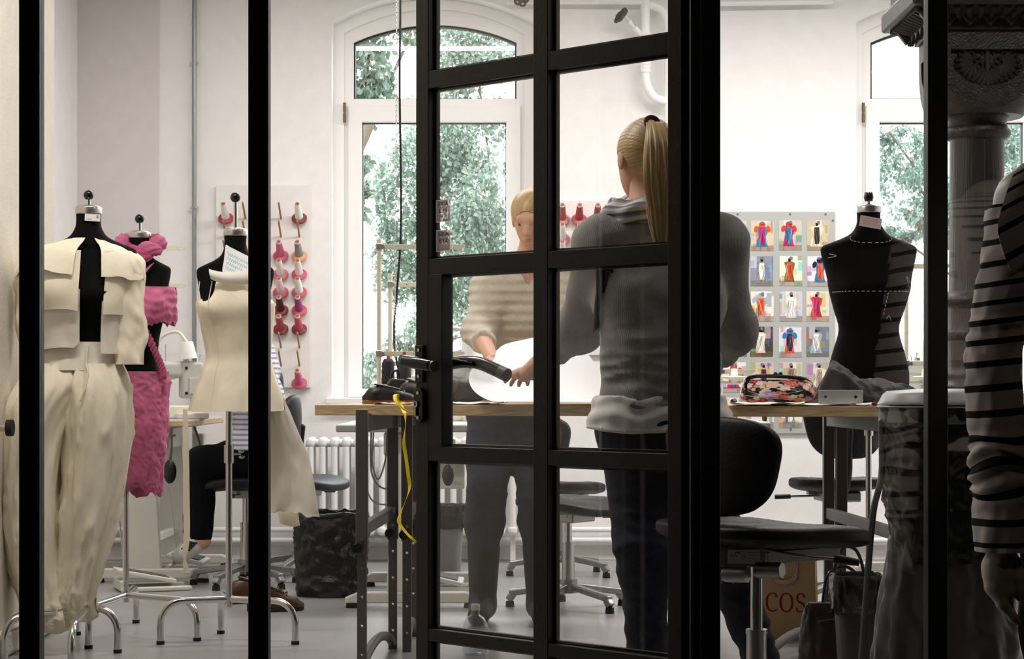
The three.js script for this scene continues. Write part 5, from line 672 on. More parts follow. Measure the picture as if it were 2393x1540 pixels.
{ // bag stand with lid
  const d = 5.6, p = at(2237, 0, d), o = thing('bag_stand', 'waste bag stand with a grey lid and black bag before the column', 'waste stand', [p.x, 0, p.z]), Y = (py) => at(0, py, d).y, X = (px) => at(px, 0, d).x - p.x, r = .222;
  part(o, 'rim', lathe([[r, Y(988)], [r + .003, Y(985)], [r + .003, Y(955)], [r + .008, Y(952)], [r + .008, Y(948)], [r - .01, Y(948)], [r - .01, Y(985)], [r, Y(988)]], 64), M(0x83878a, .45, { metalness: .6 }));
  part(o, 'lid', lathe([[0, Y(908)], [.12, Y(909)], [r - .02, Y(914)], [r - .008, Y(922)], [r + .002, Y(938)], [r + .008, Y(944)], [r + .004, Y(946)], [0, Y(945)]], 64), M(0xa9adb0, .36));
  part(o, 'bag', loft([[Y(952), r + .006, r + .006], [Y(990), r - .004, r - .004], [Y(1060), r - .01, r - .01], [Y(1150), r - .012, r - .01], [Y(1210), r - .02, r - .015], [Y(1262), r - .03, r - .02]], { seg: 120, n: 80, e: 2, thick: .0015, ripple: crumple(5, .008), lift: (q, a, v) => { q[1] += smooth(.6, 1, v) * (.05 * sin(a * 2 + .6) + .02 * N3(a * 2, 1, 1)); return q; } }), M(0x101010, .3), 'black plastic bag');
  part(o, 'inner_bag', loft([[Y(1190), .15, .15, -.02], [Y(1260), .17, .16, -.02], [.3, .2, .19, -.03], [.12, .215, .2, -.03], [.015, .2, .19, -.03], [.006, .1, .1, -.03]], { seg: 100, n: 60, e: 2.2, thick: .0015, ripple: (a, v, y) => crumple(9, .005)(a, v, y) + .006 * sin(a * 13) }), M(0x5a5856, .4, { phys: true, transmission: .25, thickness: 0 }), 'grey translucent plastic bag');
  part(o, 'leg', tube([[X(2056), Y(985), .02], [X(2056), Y(1100), .03], [X(2046), Y(1140), .05], [X(2034), Y(1180), .06], [X(2008), Y(1400), .1], [X(1982), .012, .13]], .0095, 10, 60), M(0x7c7f80, .4, { metalness: .5 }));
  part(o, 'leg', tube([[.2, Y(985), .06], [.22, Y(1180), .1], [.28, .012, .16]], .0095, 10, 40), M(0x7c7f80, .4, { metalness: .5 })); part(o, 'leg', tube([[0, Y(985), -.22], [0, Y(1180), -.23], [0, .012, -.3]], .0095, 10, 40), M(0x7c7f80, .4, { metalness: .5 }));
  part(o, 'hinge', [box(.03, .05, .02, X(2390), Y(955), .15, .003)], mZinc);
}
{ // paper carrier bag
  const d = 7.6, p = at(1836, 0, d), k = d / FOCAL, o = thing('carrier_bag', 'brown paper carrier bag with red lettering and striped ribbon handle', 'bag', [p.x, 0, p.z], -.22), w = .235, h = at(0, 1300, d).y, dp = .11;
  const mKraft = M(0xffffff, .85, { map: patchy(.75, .65, .49, .05, 95, [3, 3]) });
  const tx = drawTex(512, 800, (c, W, H) => { c.fillStyle = '#c0a67c'; c.fillRect(0, 0, W, H); for (let i = 0; i < 500; i++) { c.fillStyle = `rgba(${rr(120, 210) | 0},${rr(100, 160) | 0},${rr(60, 110) | 0},.12)`; c.fillRect(rr(0, W), rr(0, H), rr(4, 50), rr(2, 8)); } c.fillStyle = '#8f1420'; c.textAlign = 'center'; c.save(); c.translate(W * .5, H * .66); c.scale(1, 1.35); c.font = '190px serif'; c.fillText('COS', 10, 0, W * .94); c.restore(); });
  const shape = (z) => poly([[-w / 2, 0], [w / 2, 0], [w / 2 + .004, h * .5], [w / 2, h], [-w / 2, h], [-w / 2 - .003, h * .5]], .003).translate(0, 0, z);
  const fr = new THREE.PlaneGeometry(w, h, 6, 10).translate(0, h / 2, dp / 2 + .0022); part(o, 'front_panel', shape(dp / 2), mKraft); part(o, 'print', fr, M(0xffffff, .8, { map: tx }), 'red letters COS'); part(o, 'back_panel', shape(-dp / 2), mKraft);
  for (const s of [-1, 1]) part(o, 'side_panel', surf((u, v) => { const z = (u - .5) * dp, in_ = .022 * (1 - abs(u - .5) * 2) * smooth(0, .5, v); return [s * (w / 2 - in_), v * h, z]; }, 6, 8, { thick: .001 }), mKraft); part(o, 'bottom', box(w, .003, dp, 0, .002, 0), mKraft);
  const rt = dataTex(64, 4, (u) => ((u * 4) % 1 < .45 ? [.6, .08, .14] : [.93, .88, .86]), true); const pts = [[-.045, h * .93, dp / 2 + .004], [-.042, h * .8, dp / 2 + .006], [-.028, h * .71, dp / 2 + .01], [.012, h * .705, dp / 2 + .016], [.04, h * .76, dp / 2 + .01], [.048, h * .95, dp / 2 + .005]];
  part(o, 'ribbon_handle', surf((u, v) => { const q = along1(pts, v), q2 = along1(pts, min(1, v + .01)), q3 = along1(pts, max(0, v - .01)), tx_ = q2[0] - q3[0], ty = q2[1] - q3[1], L = Math.hypot(tx_, ty) || 1, o2 = (u - .5) * .017; return [q[0] - ty / L * o2, q[1] + tx_ / L * o2, q[2] + .003 * sin(v * 14) * (u - .5)]; }, 4, 50, { thick: .0008, su: 1, sv: 1 }), M(0xffffff, .6, { map: rt }), 'red and white striped ribbon');
}
{ // brown handbag
  const d = 6.72, p = at(1935, 0, d), Y = (py) => at(0, py, d).y, X = (px) => at(px, 0, d).x - p.x, o = thing('handbag', 'dark brown leather handbag with looped handles on the floor', 'handbag', [p.x, 0, p.z]), mL = M(0x2c1612, .4, { bumpMap: leatherTex, bumpScale: .002 });
  part(o, 'body', loft([[Y(1408), .06, .03, -.01], [Y(1430), .078, .06, -.008], [Y(1475), .095, .08, -.004], [.03, .1, .092], [.002, .088, .08]], { seg: 60, n: 40, e: 2.6, caps: true, ripple: fold(4, .007, 2, 9) }), mL);
  const h1 = part(o, 'handle', tube([[X(1960), Y(1410), .03], [X(1972), Y(1310), .03], [X(1992), Y(1276), .03], [X(2015), Y(1282), .03], [X(2034), Y(1330), .03], [X(2040), Y(1400), .02]].map((q) => [q[0] - .03, q[1], q[2]]), .006, 8, 60), mL); part(o, 'handle', tube([[X(1925), Y(1415), -.03], [X(1940), Y(1345), -.03], [X(1975), Y(1325), -.03], [X(2005), Y(1345), -.03], [X(2008), Y(1410), -.03]], .006, 8, 50), mL);
  part(o, 'zip', tube([[-.05, Y(1445), .088], [0, Y(1440), .096], [.05, Y(1446), .088]], .003, 6), mDarkSteel);
}
{ // water bottle
  const d = 7.1, p = at(1111, 0, d), o = thing('plastic_bottle', 'clear plastic water bottle with a white cap on the floor', 'bottle', [p.x, 0, p.z]), h = at(0, 1418, d).y;
  part(o, 'bottle_body', lathe([[0, .004], [.04, .002], [.048, .01], [.048, .05], [.046, .055], [.048, .06], [.048, .1], [.045, .115], [.034, .14], [.018, h - .03], [.015, h - .022], [.015, h - .004], [.0135, h - .004], [.0135, h - .022], [.016, h - .031], [.032, .139], [.043, .114], [.046, .1], [.046, .012], [.038, .006], [0, .008]], 36), M(0xf4f8fa, .05, { phys: true, transmission: 1, thickness: 0, ior: 1.45 }));
  part(o, 'cap', lathe([[0, h + .01], [.015, h + .01], [.017, h + .006], [.017, h - .012], [0, h - .012]], 24), mPaint); const tx = drawTex(256, 64, (c, w, hh) => { c.fillStyle = '#e9ecec'; c.fillRect(0, 0, w, hh); c.fillStyle = '#c0302c'; c.beginPath(); c.moveTo(180, 50); c.lineTo(192, 18); c.lineTo(206, 50); c.fill(); c.fillStyle = '#5b5f66'; c.font = '20px sans-serif'; c.fillText('7', 140, 28); c.fillText('A', 140, 52); });
  part(o, 'label', loft([[.098, .0492, .0492], [.062, .0492, .0492]], { seg: 40, n: 2, e: 2, su: 1, sv: 1 }), M(0xffffff, .5, { map: tx }), 'white label with a red mark');
}
// ---------- things on the cutting table ----------
const mShoe = M(0x0e0d0e, .4, { bumpMap: leatherTex, bumpScale: .0015 });
function shoe(label, p, turn, ms, sole, L = .27, group, hs = 1) {
  const o = thing('shoe', label, 'shoe', [p.x, p.y, p.z], turn, group);
  part(o, 'upper', surf((u, v) => { const x = (v - .5) * L, w = along1([[.004], [.03], [.038], [.034], [.033], [.04], [.043], [.036], [.006]], v)[0], hh = along1([[.02], [.07], [.085], [.088], [.078], [.058], [.045], [.034], [.012]], v)[0], a = u * PI; return [x, .016 + hs * hh * pow(sin(a), .6), w * sp(cos(a), .8)]; }, 24, 40, { thick: .003, su: .2, sv: L }), ms);
  const outline = Array.from({ length: 40 }, (_, i) => { const a = i / 40 * 2 * PI, x = cos(a) * L * .51, t = x / L + .5, w = .04 * pow(max(0, 1 - pow(abs(2 * t - 1), 3)), .5) * (1 - .18 * Math.exp(-pow((t - .42) / .14, 2))); return [x, Math.sign(sin(a)) * w]; });
  part(o, 'sole', poly(outline, .016, .003).rotateX(PI / 2).translate(0, .008, 0), sole); part(o, 'tongue', blob(.05, .01, .024, .7, .7, ([x, y, z]) => [x - .01, (.098 + y - x * .4) * hs + (1 - hs) * .016, z], 20, 12), ms); part(o, 'laces', [0, 1, 2].map((i) => tube([[.005 + i * .02, (.086 - i * .01) * hs + .004, -.026], [.012 + i * .02, (.098 - i * .011) * hs + .007, 0], [.005 + i * .02, (.086 - i * .01) * hs + .004, .026]], .0028, 6, 12)), ms); return o;
}
const mSole = M(0x8a5b3e, .6);
shoe('black leather shoe with a brown sole standing on the cutting table', onTable(912, 6.95), .25, mShoe, mSole, .2, 'black shoes on the cutting table', .55);
shoe('black leather shoe leaning behind its mate next to the door edge', onTable(985, 7.05), -.5, mShoe, M(0x201812, .7), .2, 'black shoes on the cutting table', .75);
{
  const p = onTable(926, 7.5), o = thing('black_case', 'black flat-topped machine cover behind the black shoes', 'cover', [p.x, p.y, p.z], .1); part(o, 'shell', poly([[-.05, 0], [.055, 0], [.05, .06], [.03, .092], [-.02, .095], [-.032, .08], [-.05, .04]], .1, .008), M(0x1b1b1d, .5)); part(o, 'handle_loop', tube([[-.02, .092, 0], [-.012, .12, 0], [.006, .125, 0], [.012, .096, 0]], .005, 8), mBlackPlastic);
}
{
  const p = onTable(1075, 7.1), o = thing('dark_bag', 'crumpled black and grey bag on the table behind the door lever', 'bag', [p.x, p.y, p.z]); part(o, 'body', blob(.1, .05, .07, .8, .8, ([x, y, z]) => [x + .01 * N3(x * 20, y * 20, z * 20), y * (1 + .25 * N3(x * 12, 1, z * 9)) + .048, z], 40, 24), M(0x1a191a, .6)); part(o, 'pocket', blob(.05, .035, .05, .8, .8, ([x, y, z]) => [x - .045, y + .062, z + .03], 24, 16), M(0x4b4a49, .6));
}
{ // yellow measuring tape
  const o = thing('measuring_tape', 'yellow measuring tape dangling over the table edge', 'tape measure', onTable(960, 6.62)), c = o.position, W = (px, py, d) => { const q = at(px, py, d); return [q.x - c.x, q.y - c.y, q.z - c.z]; };
  const strip = (pts, w, tw) => surf((u, v) => { const q = along1(pts, v), a = tw(v), o2 = (u - .5) * w; return [q[0] + o2 * cos(a), q[1] + o2 * .25 * sin(a), q[2] + o2 * sin(a)]; }, 2, 90, { thick: .0006 }), mY = M(0xf2d21c, .5);
  part(o, 'hanging_end', strip([W(946, 966, 6.56), W(948, 985, 6.55), W(946, 1010, 6.55), W(944, 1035, 6.56), W(948, 1065, 6.56), W(954, 1110, 6.55), W(957, 1140, 6.55), W(950, 1165, 6.55), W(938, 1195, 6.56), W(932, 1218, 6.56), W(945, 1240, 6.55), W(962, 1258, 6.54), W(977, 1270, 6.54)], .0125, (v) => .5 + .9 * sin(v * 13)), mY);
  part(o, 'curl', strip([W(1010, 962, 6.56), W(985, 966, 6.56), W(955, 962, 6.56), W(935, 950, 6.58), W(924, 936, 6.6), W(923, 924, 6.62), W(929, 922, 6.64), W(928, 934, 6.64), W(938, 950, 6.62), W(946, 966, 6.57)], .013, (v) => .3 + .5 * sin(v * 6)), mY);
  part(o, 'table_run', strip([W(936, 939, 6.78), W(950, 942, 6.75), W(965, 945, 6.7), W(990, 945, 6.68), W(1030, 944, 6.68)], .013, () => .9), mY);
}
const sheet = (label, pts, h, m, name = 'paper_sheet') => { const q = pts.map((p) => onTable(...p)), c = q[0].clone(), o = thing(name, label, 'paper', c, 0, 'loose pattern papers on the cutting table'); part(o, 'sheet', surf((u, v) => { const a = q[0].clone().lerp(q[1], u), b = q[3].clone().lerp(q[2], u), r = a.lerp(b, v).sub(c); return [r.x, h + .004 * (1 + N3(u * 3, v * 3, h * 90)) + .02 * pow(max(0, u - .85) * 6, 2) * .2, r.z]; }, 20, 14, { thick: .0006 }), m); };
sheet('pinkish paper sheet lying at the left end of the cutting table', [[872, 6.72], [1000, 6.7], [1010, 7.0], [880, 7.05]], .001, M(0xe3c9bd, .85)); sheet('white pattern paper lying by the black bag on the table', [[1040, 6.66], [1170, 6.62], [1190, 7.0], [1060, 7.05]], .002, mPaper);
sheet('wide white pattern paper in front of the flowered bag', [[1705, 6.44], [1880, 6.4], [1880, 6.7], [1720, 6.75]], .003, mPaper); sheet('white paper beneath the metal plate', [[1800, 6.42], [2040, 6.36], [2040, 6.6], [1810, 6.66]], .001, mPaper);
{ // sheet the two people are turning
  const d = 6.75, o = thing('large_paper', 'large white pattern sheet curling over the cutting table between the two people', 'paper', onTable(1260, d, .012)), c = o.position, W = (px, py, dd) => { const q = at(px, py, dd); return [q.x - c.x, q.y - c.y, q.z - c.z]; };
  const near = [W(1400, 942, 6.5), W(1300, 943, 6.52), W(1205, 944, 6.52), W(1150, 938, 6.55), W(1112, 918, 6.6), W(1096, 890, 6.66), W(1104, 862, 6.72), W(1140, 842, 6.8)], far = [W(1440, 930, 7.2), W(1390, 850, 7.25), W(1350, 800, 7.3), W(1310, 780, 7.3), W(1270, 785, 7.32), W(1220, 795, 7.3), W(1180, 805, 7.25), W(1160, 820, 7.2)];
  part(o, 'sheet', surf((u, v) => { const a = along1(near, u), b = along1(far, u), m = [lerp(a[0], b[0], v), lerp(a[1], b[1], v), lerp(a[2], b[2], v)]; m[1] = max(0, m[1] - .05 * sin(PI * v) * (1 - u * .4)); return m; }, 50, 30, { thick: .0007 }), M(0xffffff, .8));
}
{ // flowered frame bag
  const d = 6.85, p = onTable(1818, d), k = d / FOCAL, o = thing('flowered_bag', 'black frame bag printed with pink and violet flowers on the table', 'bag', [p.x, p.y, p.z], .12);
  const tx = drawTex(512, 256, (c, W, H) => { c.fillStyle = '#171314'; c.fillRect(0, 0, W, H); const pal = ['#e9b9a8', '#d96c62', '#f1e4dc', '#8a66b4', '#b79bd0', '#e8907c', '#f0d2c0', '#c9474e']; c.fillStyle = '#2f5a2c'; for (let i = 0; i < 50; i++) { c.beginPath(); c.ellipse(rr(0, W), rr(0, H), 14, 4, rr(0, 3), 0, 7); c.fill(); } for (let i = 0; i < 90; i++) { const x = rr(0, W), y = i < 45 ? rr(H * .6, H) : rr(0, H * .6), r = rr(14, 27); c.fillStyle = pal[(y > H * .6 ? [0, 1, 2, 5, 6, 7][i % 6] : i % 8)]; for (let q = 0; q < 5; q++) { c.beginPath(); c.ellipse(x + r * .6 * cos(q * 1.256), y + r * .6 * sin(q * 1.256), r * .55, r * .42, q * 1.256, 0, 7); c.fill(); } c.fillStyle = '#f3d98a'; c.beginPath(); c.arc(x, y, r * .2, 0, 7); c.fill(); } c.strokeStyle = '#e8e4dc'; c.lineWidth = 3; for (let i = 0; i < 5; i++) { c.beginPath(); c.moveTo(rr(120, 300), rr(40, 150)); c.quadraticCurveTo(300, rr(60, 140), rr(380, 500), rr(30, 150)); c.stroke(); } });
  part(o, 'body', loft([[.088, .11, .018, -.005], [.07, .128, .04], [.045, .138, .055], [.02, .132, .058], [.002, .1, .045]], { seg: 80, n: 40, e: 2.6, caps: true, su: 2, sv: 1, ripple: fold(6, .005, 2, 14) }), M(0xffffff, .3, { map: tx })); part(o, 'frame', tube([[-.115, .03, .03], [-.122, .07, .02], [-.11, .093, .01], [0, .1, .004], [.1, .088, .004], [.12, .07, .01]], .0075, 10, 50), mBlackGloss); part(o, 'clasp', [ball(.008, -.01, .108, .004, 10), ball(.008, .008, .108, .004, 10)], mBlackGloss);
}
{ // draped black cloth
  const d = 7.1, o = thing('black_cloth', 'crumpled black cloth heaped on the table below the bare dress form', 'cloth', onTable(2020, d)), c = o.position, X = (px) => (px - 2020) * d / FOCAL;
  part(o, 'cloth', surf((u, v) => { const x = lerp(X(1880), X(2150), u), ridge = along1([[.0], [.05], [.145], [.13], [.1], [.085], [.08], [.072], [.06], [.02]], u)[0], z = lerp(.2, -.22, v), y = ridge * sin(PI * clamp(v * 1.02, 0, 1)) ** .7 + .01 * N3(u * 7, v * 5, 2) + .006 * (1 - abs(N3(u * 12, v * 6, 5))); return [x + .02 * N3(v * 3, u, 1), max(.001, y), z * (.5 + .5 * sin(PI * u))]; }, 70, 40, { thick: .003 }), M(0x0b0b0c, .8));
  const q = thing('grey_cloth', 'pale grey folded cloth on the table beside the black cloth', 'cloth', onTable(2200, 6.85)); part(q, 'cloth', blob(.1, .018, .09, .5, .6, ([x, y, z]) => [x, y + .02 + .006 * N3(x * 14, 0, z * 14), z], 40, 16), M(0xb7b2aa, .9)); 
}
{ // metal plate with two holes
  const d = 6.45, p = onTable(1965, d), w = .147, h = .052, o = thing('metal_plate', 'upright aluminium plate with two round holes on the table', 'plate', [p.x, p.y, p.z], -.05);
  part(o, 'plate', poly([[-w / 2, 0], [w / 2, 0], [w / 2, h], [-w / 2, h]], .006, .001, [ring(.0065, 16, -w / 2 + .023, h * .56), ring(.0065, 16, w / 2 - .024, h * .56)]), M(0xc4c5c2, .42, { metalness: .6 })); part(o, 'flange', box(w, .005, .04, 0, .0025, -.02, .001), M(0xc4c5c2, .42, { metalness: .6 }));
  const s1 = onTable(1992, 6.34); solo('chalk', [egg(.012, .007, .008, s1.x, s1.y + .007, s1.z)], M(0xb7aca0, .9), 'small beige chalk lump near the metal plate', 'chalk'); const s2 = onTable(2044, 6.33); solo('pin_cushion', [egg(.011, .007, .009, s2.x, s2.y + .0068, s2.z)], M(0x5c1830, .8), 'tiny dark red pin cushion at the end of the table', 'pin cushion');
}
shoe('brown leather loafer on the floor below the pale train', feetAt(644, 1428).setY(.002), .3, M(0x4a2c16, .4), M(0x3a2414, .7), .25, 'brown loafers on the floor'); shoe('brown leather loafer on the floor behind the chrome stand', feetAt(585, 1408).setY(.002), .5, M(0x4a2c16, .4), M(0x3a2414, .7), .25, 'brown loafers on the floor');
// dark disc of a wall fitting on the pilaster
{ const p = at(6, 1000, 6.95); const o = thing('door_stop', 'black round door stop fixed to the cream pilaster', 'knob', [-1.868, p.y, p.z]); part(o, 'stem', cyl(.012, .012, .05, .025, 0, 0, 14, [0, 0, PI / 2]), mNickel); part(o, 'pad', cyl(.03, .03, .022, .056, 0, 0, 28, [0, 0, PI / 2]), mRubber); }
// ---------- people ----------
const mSkinA = M(0xd2a184, .55), mJeans = M(0xffffff, .9, { map: patchy(.13, .14, .19, .25, 101, [5, 5]), bumpMap: weave, bumpScale: .0006 });
const headField = (x, y, z) => {
  let d = smin(ellip(x, y, z, 0, .03, -.012, .077, .086, .097), ellip(x, y, z, 0, -.045, .024, .055, .072, .062), .05);
  d = smin(d, caps([[0, .018, .086, 0, -.022, .104, .008, .0125]], .01)(x, y, z), .02); d = smin(d, caps([[-.03, .03, .08, .03, .03, .08, .012, .012]], .01)(x, y, z), .02);
  for (const s of [-1, 1]) { d = max(d, -(ellip(x, y, z, s * .032, .008, .1, .016, .011, .014)) * .7 - .002); d = smin(d, ellip(x, y, z, s * .079, -.004, -.004, .008, .031, .019), .008); }
  d = smin(d, caps([[-.02, -.06, .079, .02, -.06, .079, .007, .007]], .01)(x, y, z), .012); return d;
};
const headGeo = () => field(headField, [-.11, -.14, -.13], [.11, .14, .14], .0045);
function handGeo(wrist, dir, normal, side, curl) {   // palm, four fingers, thumb
  const X = dir.clone().normalize(), Yv = normal.clone().addScaledVector(X, -normal.dot(X)).normalize(), Z = V(0, 0, 0).crossVectors(X, Yv), H = [[0, 0, 0, .03, 0, 0, .024, .027], [.02, 0, -.018, .08, 0, -.026, .018, .013], [.02, 0, 0, .085, 0, -.008, .018, .0135], [.02, 0, .01, .083, 0, .01, .018, .013], [.02, 0, .02, .076, 0, .027, .016, .012]];
  [[-.028, .06, .076], [-.009, .072, .086], [.01, .067, .084], [.028, .052, .076]].forEach(([z, L, x0], i) => { let x = x0, y = 0, a = 0, zz = z; for (let k = 0; k < 3; k++) { a += curl * (k ? .8 : .5); const l = L * [.45, .32, .23][k], nx = x + l * cos(a), ny = y - l * sin(a), nz = zz + z * .12; H.push([x, y, zz, nx, ny, nz, .0088 - .0008 * k, .0082 - .0008 * k]); x = nx; y = ny; zz = nz; } });
  let t = [.02, -.004, side * .026]; for (const [l, a, r] of [[.042, .75, .012], [.032, .5, .0105], [.024, .3, .0095]]) { const n = [t[0] + l * cos(a), t[1] - .01 * curl, t[2] + side * l * sin(a)]; H.push([...t, ...n, r, r - .001]); t = n; }
  const g = field(caps(H, .006), [-.04, -.12, -.09], [.2, .05, .09], .0042); g.applyMatrix4(new THREE.Matrix4().makeBasis(X, Yv, Z)); return g.translate(wrist.x, wrist.y, wrist.z);
}
const bounds = (list, m) => { const lo = [1e3, 1e3, 1e3], hi = [-1e3, -1e3, -1e3]; for (const c of list) for (const o of [0, 3]) for (let k = 0; k < 3; k++) { lo[k] = min(lo[k], c[o + k] - max(c[6], c[7]) - m); hi[k] = max(hi[k], c[o + k] + max(c[6], c[7]) + m); } return [lo, hi]; };
const wrap = (list, k, grow, clip, cell, wr) => { const f = caps(list, k), [lo, hi] = bounds(list, grow + .04); return field((x, y, z) => max(f(x, y, z) - grow - (wr ? wr(x, y, z) : 0), clip ? clip(x, y, z) : -1), lo, hi, cell); };
const streak = dataTex(256, 64, (u, v) => { const n = .5 * N3(u * 40, v * .8, 1) + .35 * N3(u * 95, v * 1.2, 4) + .3 * N3(u * 12, v, 9), k = .86 + .2 * n; return [.83 * k, .69 * k, .47 * k]; }, true);
const mHair = M(0xffffff, .42, { map: streak });
function personRoot(label, p) { return thing('person', label, 'person', [p.x, 0, p.z]); }
{ // ---- woman at the table, seen from behind
  const P = at(1560, 0, 5.55), o = personRoot('person with a blonde ponytail in a grey cardigan bending over the cutting table', P), W = (px, py, d) => { const q = at(px, py, d); return V(q.x - P.x, q.y, q.z - P.z); };
  const hc = W(1507, 378, 5.66), nk = W(1515, 500, 5.62), shL = W(1404, 572, 5.6), shR = W(1682, 565, 5.6), elL = W(1352, 772, 5.78), elR = W(1716, 772, 5.78), wrL = W(1232, 872, 6.32), wrR = W(1650, 884, 6.3), hipL = W(1484, 1010, 5.52), hipR = W(1592, 1010, 5.5), knL = W(1503, 1290, 5.46), knR = W(1694, 1290, 5.66), anL = W(1520, 1650, 5.58), anR = W(1802, 1610, 5.86);
  const torso = [bone(W(1500, 985, 5.52), W(1585, 985, 5.52), .115, .115), bone(W(1503, 840, 5.54), W(1583, 840, 5.54), .092, .092), bone(W(1480, 690, 5.58), W(1600, 690, 5.58), .1, .1), bone(W(1450, 590, 5.6), W(1635, 585, 5.6), .07, .07), bone(W(1503, 900, 5.53), W(1500, 720, 5.57), .09, .1), bone(W(1580, 900, 5.53), W(1586, 720, 5.57), .09, .1), bone(W(1515, 560, 5.6), nk, .07, .052)];
  const arms = [bone(W(1440, 575, 5.6), shL, .06, .058), bone(shL, elL, .056, .044), bone(elL, wrL, .043, .027), bone(W(1645, 570, 5.6), shR, .06, .058), bone(shR, elR, .056, .044), bone(elR, wrR, .043, .027)];
  const legs = [bone(hipL, knL, .095, .062), bone(knL, anL, .06, .038), bone(hipR, knR, .095, .062), bone(knR, anR, .06, .038)];
  const feet = [bone(anL, W(1512, 1688, 5.8), .036, .03), bone(anR, W(1806, 1640, 6.1), .036, .03)];
  const neck = [bone(nk, W(1508, 425, 5.64), .05, .047)];
  const all = [...torso, ...arms, ...legs, ...feet, ...neck], [lo, hi] = bounds(all, .03);
  const face = V(-.42, -.12, -1), q = new THREE.Quaternion().setFromUnitVectors(V(0, 0, 1), face.normalize()), up = V(0, 1, 0).applyQuaternion(q), fix = new THREE.Matrix4().lookAt(face, V(0, 0, 0), V(.08, 1, 0)), toHead = (g) => g.applyMatrix4(fix).translate(hc.x, hc.y, hc.z);
  const hL = handGeo(wrL, W(1180, 892, 6.6).sub(wrL), V(.2, 1, .1), 1, .35), hR = handGeo(wrR, W(1620, 905, 6.55).sub(wrR), V(0, 1, .1), -1, .35);
  part(o, 'body', [field(caps(all, .05), lo, hi, .013), toHead(headGeo()), hL, hR], mSkinA);
  const hairF = (x, y, z) => { const d = ellip(x, y, z, 0, .034, -.016, .086, .094, .106) - .0007 * sin(Math.atan2(x, y) * 60 + z * 40); return max(d, -(ellip(x, y, z, 0, -.055, .085, .12, .118, .105)), -(y + .075 - .35 * (z < 0 ? -z * .2 : 0))); };
  const hg = field(hairF, [-.11, -.12, -.14], [.11, .15, .12], .0045); { const p = hg.attributes.position, u = hg.attributes.uv; for (let i = 0; i < p.count; i++) u.setXY(i, Math.atan2(p.getX(i), p.getY(i) + .02) / 2, p.getZ(i) * 4); } part(o, 'hair', toHead(hg), mHair);
  const path = [W(1520, 292, 5.56), W(1532, 288, 5.5), W(1541, 330, 5.44), W(1545, 400, 5.42), W(1549, 470, 5.43), W(1550, 530, 5.44), W(1548, 590, 5.45)].map((v) => [v.x, v.y, v.z]);
  part(o, 'ponytail', surf((u, v) => { const c = along1(path, v), a = -u * 2 * PI, r = along1([[.018], [.026], [.04], [.048], [.046], [.036], [.012]], v)[0], w = 1 + .06 * sin(a * 17 + v * 4) + .05 * N3(cos(a) * 3, sin(a) * 3, v * 4); return [c[0] + r * w * cos(a), c[1] + .012 * N3(a * 4, v * 2, 1) * v, c[2] + r * .6 * w * sin(a)]; }, 72, 60, { closed: true, su: 1.5, sv: 1 }), mHair);
  part(o, 'hair_tie', new THREE.TorusGeometry(.019, .007, 8, 20).applyQuaternion(new THREE.Quaternion().setFromUnitVectors(V(0, 0, 1), V(.3, .5, 1).normalize())).translate(path[1][0] - .008, path[1][1] + .004, path[1][2] - .02), M(0x2a211c, .8));
  const soft = (x, y, z) => .004 * N3(x * 9, y * 9, z * 9) + .005 * (1 - 2 * abs(N3(x * 4, y * 14, z * 4))) * smooth(1.25, 1.0, y);
  const yHem = W(0, 948, 5.5).y, dirL = wrL.clone().sub(elL), dirR = wrR.clone().sub(elR), cutArm = (x, y, z) => { let c = -1; for (const [e, d, s] of [[elL, dirL, -1], [elR, dirR, 1]]) { const t = ((x - e.x) * d.x + (y - e.y) * d.y + (z - e.z) * d.z) / d.lengthSq(); if (abs(x - e.x) < .35 && s * (x - W(1540, 0, 5.5).x) > .02 && t > 0 && -z > .12) c = max(c, (t - .42) * d.length()); } return c; };
  part(o, 'cardigan', wrap([...torso, ...arms], .06, .016, (x, y, z) => max(yHem + .01 * sin(x * 16) - y, cutArm(x, y, z)), .011, soft), M(0xffffff, .92, { map: patchy(.56, .55, .54, .05, 111, [4, 4]), bumpMap: knit, bumpScale: .0007 }));
  const yShirt = W(0, 1008, 5.5).y; part(o, 'shirt_hem', wrap([bone(W(1478, 1010, 5.52), W(1607, 1010, 5.52), .124, .124), bone(W(1498, 930, 5.53), W(1586, 930, 5.53), .108, .108)], .05, .012, (x, y, z) => max(yShirt + .12 * (x - W(1540, 0, 5.5).x) * -.6 + .012 * sin(x * 11) - y, y - yHem - .03), .009, (x, y, z) => .006 * sin(y * 120 + 3 * N3(x * 6, 0, z * 6)) * .5 + .004 * N3(x * 12, y * 10, z * 12)), M(0xe6e2dc, .9));
  part(o, 'jeans', wrap([torso[0], ...legs], .05, .011, (x, y, z) => max(y - yHem + .02, .075 - y), .012, (x, y, z) => .007 * (1 - 2 * abs(N3(x * 3, y * 11, z * 3))) * smooth(.8, .55, y)), mJeans);
  part(o, 'shoes', wrap(feet, .03, .012, (x, y, z) => .002 - y, .011), M(0x15120f, .5));
  // striped scarf: a soft roll round the neck with one fringed end
  const st = dataTex(8, 128, (u, v) => { const t = (v * 9) % 1; return t < .3 ? [.42, .44, .52] : t < .5 ? [.62, .6, .6] : [.88, .86, .84]; }, true), mScarf = M(0xffffff, .92, { map: st });
  part(o, 'scarf', surf((u, v) => { const A = u * 2 * PI, B = -v * 2 * PI, c = W(1512, 484, 5.61), R = .082, r = .034 + .004 * sin(A * 7 + B * 2) + .003 * sin(B * 6); return [c.x + (R + r * cos(B)) * cos(A) * 1.15, c.y - .016 * sin(A) * 1 + r * 1.15 * sin(B) - .02 * abs(cos(A)), c.z + (R + r * cos(B)) * sin(A)]; }, 90, 36, { closed: true, su: .15, sv: 1 }), mScarf);
